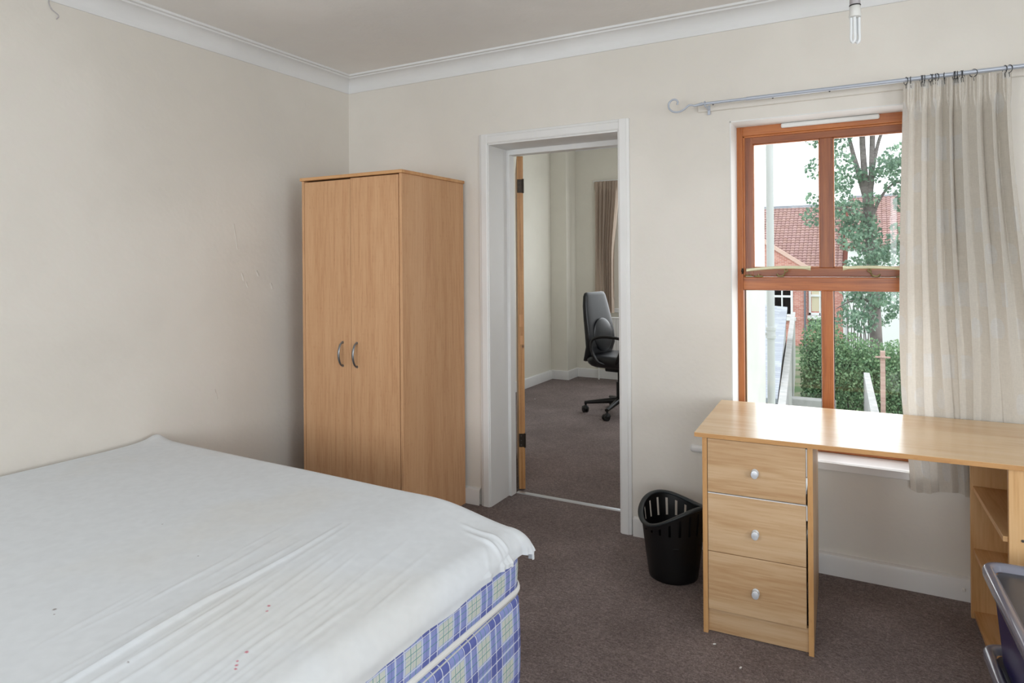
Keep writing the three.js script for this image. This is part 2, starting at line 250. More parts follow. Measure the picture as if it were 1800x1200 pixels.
// the door leaf, folded back into the next room: only its hinge edge shows
{
  const d = structGroup('door_1', [-1.786, 0, -3.338]); d.rotation.y = deg(119);
  obj('door_leaf', box(0, 0.72, 0.008, 1.9, -0.0, 0.036, 0.002, 'y'), M.pineDoor, d);
  for (const y of [0.285, 1.73]) {
    const h = obj('hinge', join([box(-0.0022, 0.001, y - 0.038, y + 0.038, 0.002, 0.03, 0.0006, 'y'), rod([-0.004, y - 0.04, 0.035], [-0.004, y + 0.04, 0.035], 0.0055)]), M.darkMetal, d, 'dark brown steel butt hinge');
    for (const dy of [-0.026, 0.0, 0.026]) obj('hinge_screw', ball(-0.0022, y + dy, 0.014, 0.0035, 0.4, 1, 1, 8), M.screw, h);
  }
  obj('hinge_edge_mark', box(-0.0008, 0.001, 0.93, 1.0, 0.008, 0.028, 0.0004, 'y'), M.beechEdge, d);
  obj('hinge_edge_mark', box(-0.0008, 0.001, 0.83, 0.88, 0.008, 0.028, 0.0004, 'y'), M.beechEdge, d);
}
// ------------------------------------------------------------------ sash window
{
  const w = structGroup('window_1'), Z0 = -3.19, Z1 = -3.27, C = (WL + WR) / 2, F = M.pineFrame, S = M.pineSash;
  const fr = (x0, x1, y0, y1, za, zb, m, g, name, lab) => obj(name, box(x0, x1, y0, y1, zb, za, 0.004, g), m, w, lab);
  fr(WL, WL + 0.030, WB, WT, Z0, Z1, F, 'y', 'frame_jamb'); fr(WR - 0.030, WR, WB, WT, Z0, Z1, F, 'y', 'frame_jamb');
  fr(WL + 0.028, WR - 0.028, WT - 0.046, WT, Z0, Z1, F, 'x', 'frame_head');
  fr(WL + 0.028, WR - 0.028, 1.163, 1.222, Z0 + 0.004, Z1, F, 'x', 'transom');
  fr(WL + 0.028, WR - 0.028, WB, WB + 0.06, Z0, Z1, F, 'x', 'frame_rail');
  fr(C - 0.024, C + 0.024, WB + 0.058, 1.165, Z0 - 0.01, Z1, F, 'y', 'mullion');
  for (const [a, b] of [[WL + 0.030, WL + 0.038], [WR - 0.038, WR - 0.030]]) obj('bead', box(a, b, 1.222, WT - 0.046, Z0 - 0.012, Z0 - 0.002, 0.002, 'y'), F, w);
  obj('bead', box(WL + 0.03, WR - 0.03, WT - 0.054, WT - 0.046, Z0 - 0.012, Z0 - 0.002, 0.002, 'x'), F, w);
  // opening light above
  const s = obj('casement', join([box(WL + 0.034, WL + 0.073, 1.224, 1.864, -3.25, Z0 - 0.008, 0.004, 'y'), box(WR - 0.073, WR - 0.034, 1.224, 1.864, -3.25, Z0 - 0.008, 0.004, 'y'), box(WL + 0.07, WR - 0.07, 1.224, 1.264, -3.25, Z0 - 0.009, 0.004, 'x'), box(WL + 0.07, WR - 0.07, 1.828, 1.864, -3.25, Z0 - 0.009, 0.004, 'x')]), S, w);
  obj('glazing_bar', box(C - 0.027, C + 0.027, 1.262, 1.83, -3.248, Z0 - 0.010, 0.004, 'y'), S, s);
  for (const [x0, x1] of [[WL + 0.072, C - 0.026], [C + 0.026, WR - 0.072]]) {
    obj('pane', sheet(x0, x1, 1.262, 1.83, -3.224), M.glass, s);
    obj('glazing_bead', [box(x0, x0 + 0.005, 1.264, 1.828, Z0 - 0.024, Z0 - 0.014, 0.0015, 'y'), box(x1 - 0.005, x1, 1.264, 1.828, Z0 - 0.024, Z0 - 0.014, 0.0015, 'y'), box(x0, x1, 1.264, 1.269, Z0 - 0.024, Z0 - 0.014, 0.0015, 'x'), box(x0, x1, 1.823, 1.828, Z0 - 0.024, Z0 - 0.014, 0.0015, 'x')], F, s);
  }
  const gasket = (x0, x1, y0, y1, z, parent) => obj('gasket', [box(x0, x0 + 0.0028, y0, y1, z, z + 0.006, 0), box(x1 - 0.0028, x1, y0, y1, z, z + 0.006, 0), box(x0, x1, y0, y0 + 0.0028, z, z + 0.006, 0), box(x0, x1, y1 - 0.0028, y1, z, z + 0.006, 0)], M.blackMatt, parent);
  for (const [x0, x1] of [[WL + 0.073, C - 0.027], [C + 0.027, WR - 0.073]]) gasket(x0 + 0.0, x1, 1.264, 1.828, -3.2225, s);
  for (const [x0, x1] of [[WL + 0.030, C - 0.024], [C + 0.024, WR - 0.030]]) gasket(x0, x1, WB + 0.06, 1.163, -3.2285, w);
  for (const [x0, x1] of [[WL + 0.029, C - 0.023], [C + 0.023, WR - 0.029]]) obj('pane', sheet(x0, x1, WB + 0.058, 1.165, -3.23), M.glass, w);
  // trickle vent on the head: long white capsule
  obj('trickle_vent', [new RoundedBoxGeometry(0.386, 0.021, 0.016, 4, 0.0079).translate(-0.172, 1.897, Z0 + 0.006)], M.whitePlastic, w, 'long white plastic trickle vent with rounded ends');
  // cream casement stays with brass pins and curled catches
  for (const k of [0, 1]) {
    const sg = k ? -1 : 1, X = (t) => (k ? C + (C - t) : t), y0 = 1.248;
    const stay = obj('casement_stay', loft(Array.from({ length: 15 }, (_, i) => { const t = i / 14, x = X(lerp(-0.515, -0.247, t)), y = y0 + 0.006 + 0.012 * Math.sin(t * 2.4), h = 0.0065; return [[-1, 1], [1, 1], [1, -1], [-1, -1]].map(([a, b]) => V(x, y + b * h * (i === 14 ? 1.6 : 1), Z0 + 0.016 + a * 0.003)); })), M.creamMetal, w, 'slim curved cream casement stay');
    stay.material = M.creamMetal;
    obj('stay_pin', [rod([X(-0.464), 1.222, Z0 + 0.012], [X(-0.464), 1.236, Z0 + 0.012], 0.003), new THREE.CylinderGeometry(0.018, 0.021, 0.006, 16).scale(1, 1, 0.5).translate(X(-0.464), 1.226, Z0 + 0.010)], M.brass, stay);
    obj('stay_pin', [new THREE.CylinderGeometry(0.012, 0.018, 0.008, 16).scale(1, 1, 0.5).translate(X(-0.508), 1.229, Z0 + 0.010)], M.brass, stay);
    obj('catch', [tube([[X(-0.386), 1.236, Z0 + 0.012], [X(-0.38), 1.229, Z0 + 0.016], [X(-0.367), 1.227, Z0 + 0.018], [X(-0.356), 1.233, Z0 + 0.018], [X(-0.352), 1.243, Z0 + 0.02], [X(-0.346), 1.247, Z0 + 0.02]], 0.0032, 24, 8), new THREE.TorusGeometry(0.006, 0.0025, 8, 16).translate(X(-0.347), 1.252, Z0 + 0.02), new THREE.CylinderGeometry(0.012, 0.015, 0.006, 16).scale(1, 1, 0.5).translate(X(-0.37), 1.2265, Z0 + 0.010)], M.brass, w, 'small curled brass casement catch');
  }
  obj('frame_bolt', [rod([WL + 0.026, 1.236, Z0 + 0.004], [WL + 0.026, 1.262, Z0 + 0.004], 0.004), ball(WL + 0.026, 1.249, Z0 + 0.006, 0.006)], M.darkMetal, w);
}
structure('window_sill', [box(WL, WR, WB - 0.03, WB, -3.28, -3.03, 0.002, 'x'), new RoundedBoxGeometry(1.13, 0.034, 0.04, 4, 0.014).translate(-0.18, WB - 0.014, -3.052)], std({ color: new THREE.Color(0.82, 0.82, 0.82), roughness: 0.35, map: scuffs }));
structure('trim_5', [box(WL - 0.001, WL + 0.004, WB, WT, -3.19, ZB + 0.0015, 0, 'y'), box(WR - 0.004, WR + 0.001, WB, WT, -3.19, ZB + 0.0015, 0, 'y'), box(WL, WR, WT - 0.004, WT + 0.001, -3.19, ZB + 0.0015, 0)], std({ color: new THREE.Color(0.84, 0.84, 0.83), roughness: 0.5, map: scuffs }));
// timber pelmet batten painted with the wall, and old screw holes
structure('trim_4', [box(-0.70, 0.78, 1.966, 2.002, ZB - 0.002, ZB + 0.009, 0.008, 'x')], M.wall);
{
  const l = [[-0.63, 1.995], [-0.38, 1.993], [-0.16, 1.993]];
  l.forEach(([x, y], i) => tag(obj('screw_head', new THREE.CylinderGeometry(0.0035, 0.0035, 0.002, 10).rotateX(Math.PI / 2).translate(x, y, ZB + 0.0095), M.screw), ['small dark screw in the batten nearest the scroll end of the curtain pole', 'small dark screw in the middle of the batten under the curtain pole', 'small dark screw in the batten nearest the curtain'][i], 'screw'));
}
// windows outside the view: in the right-hand wall, plus rear and next-room side ones added as fill
for (const [name, A, B] of [['window_2', BX0, BX1], ['window_6', BX2, BX3]]) {
  const w = structGroup(name), c = (A + B) / 2, z = ZF + 0.06, b = (x0, x1, y0, y1, g) => box(x0, x1, y0, y1, z, z + 0.07, 0.003, g);
  obj('frame', [b(A, B, 0.75, 0.81, 'x'), b(A, B, 2.09, 2.15, 'x'), b(A, A + 0.06, 0.8, 2.1, 'y'), b(B - 0.06, B, 0.8, 2.1, 'y'), b(c - 0.03, c + 0.03, 0.8, 2.1, 'y')], M.trim, w);
  for (const [x0, x1] of [[A + 0.05, c - 0.02], [c + 0.02, B - 0.05]]) obj('pane', sheet(x0, x1, 0.8, 2.1, z + 0.035), M.glass, w);
}
{
  const side = (name, x, y0, y1, z0, z1) => {
    const w = structGroup(name), c = (z0 + z1) / 2, b = (ya, yb, za, zb, g) => box(x, x + 0.07, ya, yb, za, zb, 0.003, g);
    obj('frame', [b(y0, y0 + 0.06, z0, z1, 'z'), b(y1 - 0.06, y1, z0, z1, 'z'), b(y0 + 0.05, y1 - 0.05, z0, z0 + 0.06, 'y'), b(y0 + 0.05, y1 - 0.05, z1 - 0.06, z1, 'y'), b(y0 + 0.05, y1 - 0.05, c - 0.03, c + 0.03, 'y')], M.trim, w);
    for (const [za, zb] of [[z0 + 0.05, c - 0.02], [c + 0.02, z1 - 0.05]]) obj('pane', new THREE.PlaneGeometry(zb - za, y1 - y0 - 0.1).rotateY(-Math.PI / 2).translate(x + 0.035, (y0 + y1) / 2, (za + zb) / 2), M.glass, w);
  };
  side('window_4', XR + 0.08, 0.55, 2.15, RZ0, RZ1); side('window_5', -1.065, 0.9, 2.1, -5.3, -4.1);
}
// ------------------------------------------------------------------ wardrobe
{
  const t = thing('wardrobe', 'tall beech-effect two-door wardrobe standing in the corner beside the doorway', 'wardrobe', [-2.592, 0, -3.028]);
  const Wd = 0.644, D = 0.533, H = 1.722, T = 0.016;
  obj('side_panel', box(0, T, 0, H, 0, D, 0.0015, 'y'), M.beech, t); obj('side_panel', box(Wd - T, Wd, 0, H, 0, D, 0.0015, 'y'), M.beech, t);
  obj('top_panel', box(-0.006, Wd + 0.008, H, H + 0.016, -0.002, D + 0.01, 0.003, 'x'), M.beechEdge, t);
  obj('plinth', box(T, Wd - T, 0, 0.07, D - 0.05, D - 0.034, 0.001, 'x'), M.beech, t);
  obj('base_panel', box(T, Wd - T, 0.07, 0.086, 0.01, D - 0.02, 0.001, 'x'), M.beech, t);
  obj('back_panel', box(T, Wd - T, 0.07, H, 0.004, 0.008, 0), M.beech, t);
  const door = (x0, x1, y1, hx) => {
    const d = obj('door', box(x0, x1, 0.074, y1, D - T, D, 0.0016, 'y'), M.beech, t);
    obj('handle', [loft(Array.from({ length: 21 }, (_, i) => { const a = lerp(-0.06, Math.PI + 0.06, i / 20), y = 0.85 - 0.058 * Math.cos(a), z = D + 0.030 * Math.sin(a), w = 0.0045 + 0.0022 * Math.sin(a); return Array.from({ length: 10 }, (_, j) => { const q = (j / 10) * 6.2832, n = V(0, -Math.cos(a), Math.sin(a) * 0.52).normalize(); return V(hx + Math.cos(q) * w, y + n.y * Math.sin(q) * 0.0042, z + n.z * Math.sin(q) * 0.0042); }); })), new THREE.CylinderGeometry(0.006, 0.007, 0.004, 12).rotateX(Math.PI / 2).translate(hx, 0.792, D + 0.002), new THREE.CylinderGeometry(0.006, 0.007, 0.004, 12).rotateX(Math.PI / 2).translate(hx, 0.908, D + 0.002)], M.steel, d, 'bowed brushed steel handle');
  };
  door(T + 0.0025, 0.3255, H - 0.008, 0.271); door(0.3275, Wd - T - 0.004, H - 0.0045, 0.363);
}
// ------------------------------------------------------------------ desk with drawer pedestal and open shelf end
{
  const t = thing('desk', 'light maple-effect desk with drawers and an open shelf end under the window', 'desk', [-0.562, 0, -2.355], deg(2.5));
  obj('desktop', box(0, 1.25, 0.682, 0.698, -0.6, 0, 0.002, 'x'), [M.mapleTop][0], t);
  obj('desktop_edging', box(0.001, 1.249, 0.6828, 0.6972, -0.0005, 0.0008, 0.0004, 'x'), M.mapleEdge, t, 'darker wood-effect front edging');
  const side = (x0) => { const p = obj('side_panel', box(x0, x0 + 0.016, 0, 0.682, -0.58, -0.008, 0.001, 'y'), M.maple, t); obj('edging', box(x0, x0 + 0.016, 0, 0.682, -0.0082, -0.0074, 0.0003, 'y'), M.mapleEdge, p); return p; };
  side(0.026); const rp = side(0.363);
  obj('plinth', box(0.042, 0.363, 0.002, 0.083, -0.04, -0.024, 0.001, 'x'), M.maple, t);
  const drawer = (y0, y1, ky) => {
    const d = obj('drawer', box(0.0436, 0.3575, y0, y1, -0.024, -0.0078, 0.0016, 'x'), M.maple, t);
    obj('drawer_box', [box(0.056, 0.066, y0 + 0.02, y1 - 0.045, -0.46, -0.024, 0), box(0.338, 0.348, y0 + 0.02, y1 - 0.045, -0.46, -0.024, 0), box(0.056, 0.348, y0 + 0.02, y1 - 0.045, -0.47, -0.46, 0), box(0.056, 0.348, y0 + 0.016, y0 + 0.022, -0.46, -0.024, 0)], M.whitePlastic, d);
    obj('knob', [new THREE.LatheGeometry([[0.0001, 0.0], [0.0125, 0.0], [0.0125, 0.0025], [0.0075, 0.005], [0.0065, 0.011], [0.0112, 0.0145], [0.0118, 0.0185], [0.0105, 0.0205], [0.0001, 0.0213]].map(([x, y]) => new THREE.Vector2(x, y)), 24).rotateX(Math.PI / 2).scale(1, 1.22, 1).translate(0.2, ky, -0.0078)], M.knob, d, 'small round satin silver knob');
    return d;
  };
  drawer(0.086, 0.2865, 0.172);
  const d2 = drawer(0.2885, 0.489, 0.371); drawer(0.4945, 0.6795, 0.577);
  obj('edging', [box(0.0436, 0.3575, 0.489, 0.4915, -0.0235, -0.0082, 0.0004, 'x')], M.whitePlastic, d2, 'white strip standing for light showing in the gap between drawers');  // bright light in the drawer gap, put in as a white strip
  for (const [a, b] of [[0.44, 0.49], [0.585, 0.676]]) obj('gap_light_strip', [box(0.3582, 0.3622, a, b, -0.022, -0.012, 0.0004)], M.whitePlastic, t, 'white strip standing for light showing beside the drawers');  // light showing down the side gap, painted as white strips
  // shelf end
  obj('shelf_back', box(0.882, 1.19, 0, 0.682, -0.525, -0.509, 0.001, 'y'), M.shelfWood, t);
  obj('shelf_side', box(1.174, 1.19, 0, 0.682, -0.508, -0.025, 0.001, 'y'), M.shelfWood, t);
  const fp = obj('shelf_front', box(0.902, 1.19, 0, 0.682, -0.024, -0.008, 0.001, 'y'), M.shelfWood, t);
  obj('edging', box(0.9012, 0.9024, 0, 0.682, -0.0236, -0.0084, 0.0004, 'y'), M.mapleEdge, fp);
  obj('screw', new THREE.CylinderGeometry(0.004, 0.004, 0.003, 12).rotateX(Math.PI / 2).translate(0.934, 0.478, -0.0072), M.screw, fp);
  for (const y of [0.463, 0.238, 0.012]) { const s = obj('shelf', box(0.890, 1.174, y, y + 0.016, -0.509, -0.024, 0.001, 'z'), M.shelfWood, t); obj('edging', box(0.8894, 0.8904, y + 0.0004, y + 0.0156, -0.509, -0.024, 0.0003, 'z'), M.mapleEdge, s); }
}
// ------------------------------------------------------------------ wastepaper bin: flared bucket, dipping rim, slotted band
{
  const t = thing('waste_bin', 'black plastic wastepaper bin with slotted band and dipping rim beside the desk', 'bin', [-0.742, 0, -2.735]);
  const N = 160, rimY = (a) => 0.277 + 0.028 * Math.cos(2 * (a - deg(38))) + 0.02 * Math.cos(a - deg(330)) , R = (y) => 0.098 + 0.036 * Math.pow(y / 0.29, 0.9), slots = 20;
  const y0 = 0.198, inSlot = (i) => { const f = (i / N) * slots % 1; return f > 0.3 && f < 0.62; };
  const shell = (off, flip) => {
    const rows = [0.0, 0.004, 0.02, 0.06, 0.10, 0.15, y0, y0 + 0.004], P = [], I = [];
    for (let i = 0; i <= N; i++) { const a = (i / N) * Math.PI * 2, top = rimY(a), hi = top - 0.022, ys = [...rows, hi, top]; ys.forEach((y, k) => { const r = R(y) - off - (k === 0 ? 0.006 : 0); P.push(Math.cos(a) * r, Math.max(y, off), Math.sin(a) * r); }); }
    const K = rows.length + 2;
    for (let i = 0; i < N; i++) for (let k = 0; k < K - 1; k++) { if (k === K - 3 && inSlot(i)) continue; const a = i * K + k, b = a + 1, c = a + K, d = c + 1; flip ? I.push(a, c, b, b, c, d) : I.push(a, b, c, b, d, c); }
    const g = new THREE.BufferGeometry(); g.setAttribute('position', new THREE.Float32BufferAttribute(P, 3)); g.setIndex(I); g.computeVertexNormals(); return g;
  };
  const cheeks = [];                                             // thickness of the plastic inside each slot
  for (let i = 0; i <= N; i++) { if (i && inSlot(i % N) !== inSlot((i - 1) % N)) { const a = (i / N) * Math.PI * 2, hi = rimY(a) - 0.022, c = Math.cos(a), s = Math.sin(a), g = new THREE.BufferGeometry(), q = [[R(y0), y0], [R(hi), hi], [R(hi) - 0.003, hi], [R(y0) - 0.003, y0]].map(([r, y]) => [c * r, y, s * r]); g.setAttribute('position', new THREE.Float32BufferAttribute([...q[0], ...q[1], ...q[2], ...q[0], ...q[2], ...q[3]], 3)); g.computeVertexNormals(); cheeks.push(g); } }
  obj('bucket', [shell(0, false), shell(0.003, true), ...cheeks, new THREE.CylinderGeometry(0.092, 0.092, 0.003, 64).translate(0, 0.0045, 0)], M.black, t);
  obj('rim', loft(Array.from({ length: N + 1 }, (_, i) => { const a = (i / N) * Math.PI * 2, y = rimY(a), r = R(y), w = 0.0115; return Array.from({ length: 10 }, (_, j) => { const q = (-j / 10) * 6.2832; return V(Math.cos(a) * (r + 0.002 + Math.cos(q) * w), y + Math.sin(q) * w * 0.6, Math.sin(a) * (r + 0.002 + Math.cos(q) * w)); }); }), false), std({ color: 0x23292c, roughness: 0.42 }), t, 'rolled dark grey rim');
  for (let i = 0; i < 8; i++) { const a = deg(20 + i * 20); obj('raised_mark', new RoundedBoxGeometry(0.022, 0.003, 0.003, 2, 0.0012).translate(0, 0.155, R(0.155) + 0.0005).rotateY(a), M.black, t); }
}
// ------------------------------------------------------------------ bed: divan, mattress, fitted sheet
const plaidMap = (() => {                                        // blue and cream check ticking, 0.16 m repeat
  const deepB = rgb(104, 114, 180), midB = rgb(142, 153, 208), lightB = rgb(170, 183, 224), cream = rgb(208, 213, 205), white = rgb(228, 232, 240), green = rgb(80, 146, 146), navy = rgb(74, 84, 156);
  const band = (t) => (t < 0.46 ? 0 : t < 0.52 ? 1 : t < 0.70 ? 2 : t < 0.77 ? 1 : t < 0.94 ? 2 : 1);
  return texture(640, 640, (u, v) => {
    const a = band(u), b = band(v), k = a * 3 + b;
    let c = [cream, lightB, midB, lightB, midB, deepB, midB, deepB, deepB][k];
    if (k === 8 && (Math.floor((u + v) * 160) & 1)) c = mix3(deepB, navy, 0.35);
    const line = (t, at, w) => Math.abs(t - at) < w;
    if (line(u, 0.15, 0.008) || line(v, 0.15, 0.008) || line(u, 0.31, 0.008) || line(v, 0.31, 0.008)) c = mix3(c, green, 0.8);
    if (line(u, 0.23, 0.005) || line(v, 0.23, 0.005)) c = mix3(c, midB, a === 0 && b === 0 ? 0.5 : 0.3);
    if (line(u, 0.49, 0.014) || line(v, 0.49, 0.014) || line(u, 0.97, 0.010) || line(v, 0.97, 0.010)) c = mix3(c, white, 0.85);
    if (line(u, 0.735, 0.011) || line(v, 0.735, 0.011)) c = mix3(c, white, 0.9);
    if (line(u, 0.56, 0.006) || line(v, 0.84, 0.006) || line(u, 0.84, 0.006)) c = mix3(c, navy, 0.5);
    const n = hash2(Math.floor(u * 640), Math.floor(v * 640), 5) - 0.5;
    return [c[0] + n * 0.04, c[1] + n * 0.04, c[2] + n * 0.04];
  }, true, 0.125, 0.125);
})();
M.plaid = std({ map: plaidMap, roughness: 0.85 });
M.whiteCloth = std({ color: new THREE.Color(0.76, 0.76, 0.74), roughness: 0.95 });
// upholstered block: sides wrap the plaid round in metres
function padded(w, d, y0, y1, r, rr, bulge, rb = rr) {
  const ring = roundRect(w, d, r, 8), n = ring.length, L = [0]; for (let i = 1; i <= n; i++) { const a = ring[i - 1], b = ring[i % n]; L.push(L[i - 1] + Math.hypot(a[0] - b[0], a[1] - b[1])); }
  const rows = []; for (let k = 0; k <= 5; k++) { const a = (k / 5) * Math.PI / 2; rows.push([-rb * (1 - Math.sin(a)), y0 + rb * (1 - Math.cos(a))]); } for (let k = 1; k < 6; k++) rows.push([bulge * Math.sin((k / 6) * Math.PI), lerp(y0 + rb, y1 - rr, k / 6)]); for (let k = 0; k <= 5; k++) { const a = (k / 5) * Math.PI / 2; rows.push([-rr * (1 - Math.cos(a)), y1 - rr * (1 - Math.sin(a))]); }
  const P = [], U = [], I = [];
  rows.forEach(([o, y]) => { for (let i = 0; i <= n; i++) { const p = ring[i % n], q = Math.atan2(p[1], p[0]), cx = Math.sign(p[0]) * (w / 2 - r), cz = Math.sign(p[1]) * (d / 2 - r), nx = p[0] - cx, nz = p[1] - cz, l = Math.hypot(nx, nz) || 1; P.push(p[0] + (nx / l) * o, y, p[1] + (nz / l) * o); U.push(L[i], y); } });
  for (let k = 0; k < rows.length - 1; k++) for (let i = 0; i < n; i++) { const a = k * (n + 1) + i, b = a + 1, c = a + n + 1, e = c + 1; I.push(a, c, b, b, c, e); }
  const g = new THREE.BufferGeometry(); g.setAttribute('position', new THREE.Float32BufferAttribute(P, 3)); g.setAttribute('uv', new THREE.Float32BufferAttribute(U, 2)); g.setIndex(I); g.computeVertexNormals();
  return g;
}
const slab = (w, d, r, y) => { const g = new THREE.ShapeGeometry(new THREE.Shape(roundRect(w, d, r, 8).map(([x, z]) => new THREE.Vector2(x, -z)))); g.rotateX(-Math.PI / 2); g.translate(0, y, 0); return g; };
{
  const t = thing('divan_base', 'blue and cream checked divan base under the mattress', 'bed base', [-1.84, 0, -1.055]);
  obj('base_body', padded(1.86, 1.36, 0.04, 0.338, 0.055, 0.02, 0.004), M.plaid, t);
  obj('top_cloth', [slab(1.85, 1.35, 0.05, 0.335)], M.whiteCloth, t, 'white cloth top of the divan');
  obj('under_cloth', [slab(1.83, 1.33, 0.05, 0.043)], M.blackMatt, t);
  for (const [x, z] of [[-0.85, -0.58], [0.85, -0.58], [-0.85, 0.58], [0.85, 0.58]]) obj('castor', new THREE.CylinderGeometry(0.022, 0.022, 0.02, 16).rotateX(Math.PI / 2).translate(x, 0.022, z), M.blackMatt, t);
}
const BED = { x: -1.848, z: -1.085, turn: deg(-1.6), L: 1.825, W: 1.40 };
{
  const t = thing('mattress', 'blue checked double mattress lying on the divan under a white sheet', 'mattress', [BED.x, 0, BED.z], BED.turn);
  const sag = (g) => { const p = g.attributes.position; for (let i = 0; i < p.count; i++) { const x = p.getX(i), y = p.getY(i), z = p.getZ(i), k = smooth(0.40, 0.53, y); p.setY(i, y - k * (0.03 * smooth(0.35, 0.0, BED.L / 2 - x) + 0.016 * smooth(0.3, 0.0, BED.L / 2 - x) * smooth(0.5, 0, z + BED.W / 2))); } g.computeVertexNormals(); return g; };
  obj('mattress_body', sag(padded(BED.L, BED.W, 0.339, 0.532, 0.085, 0.062, 0.004, 0.012)), M.plaid, t);
  obj('mattress_top', sag(grid(40, 30, (u, v) => [lerp(-1, 1, u) * (BED.L / 2 - 0.055), 0.53, lerp(-1, 1, v) * (BED.W / 2 - 0.055), u * 1.8, v * 1.3])), M.plaid, t);
  obj('border_tape', padded(BED.L + 0.014, BED.W + 0.014, 0.3385, 0.357, 0.088, 0.006, 0.001), M.whiteCloth, t, 'white border tape round the bottom edge');
  const ring = roundRect(BED.L - 0.02, BED.W - 0.02, 0.075, 8), pipe = (y) => new THREE.TubeGeometry(new THREE.CatmullRomCurve3(ring.map(([x, z]) => V(x, y, z)), true, 'catmullrom', 0.1), 300, 0.006, 8, true);
  obj('piping', pipe(0.478), M.plaid, t);
}
// fitted sheet: a cloth over the mattress, hem tucked under its rounded edge, creased where it is pulled
const sheetMap = texture(1024, 768, (u, v) => {
  const x = u * 2.2 - 1.1, z = v * 1.7 - 0.85, b = fbm(u, v, 5, 4, 4, 61), k = fbm(u, v, 120, 90, 2, 66);
  let c = mix3(rgb(221, 226, 231), rgb(220, 222, 222), smooth(0.5, 0.75, b) * 0.8); const f = 0.985 + 0.03 * k; c = c.map((q) => q * f);
  const dot = (px, pz, r, col) => { const d = Math.hypot(x - px - 0.024, z - pz) / r; if (d < 1.6) c = mix3(c, col, 0.65 * smooth(1.3, 0.5, d)); };
  const red = rgb(190, 70, 90), dark = rgb(100, 92, 90);
  for (const [px, pz, r] of [[0.65, 0.04, 0.0034], [0.663, 0.056, 0.0028], [0.742, 0.17, 0.0036], [0.758, 0.205, 0.003], [0.765, 0.212, 0.0026], [0.75, 0.197, 0.0022]]) dot(px, pz, r, red);
  for (const [px, pz, r] of [[0.268, 0.289, 0.004], [0.29, 0.3, 0.002], [0.02, -0.11, 0.0022], [0.30, -0.03, 0.002], [0.60, 0.32, 0.002]]) dot(px, pz, r, dark);
  return c;
}, true, 2.2, 1.7);
M.sheet = std({ map: sheetMap, roughness: 0.93 });
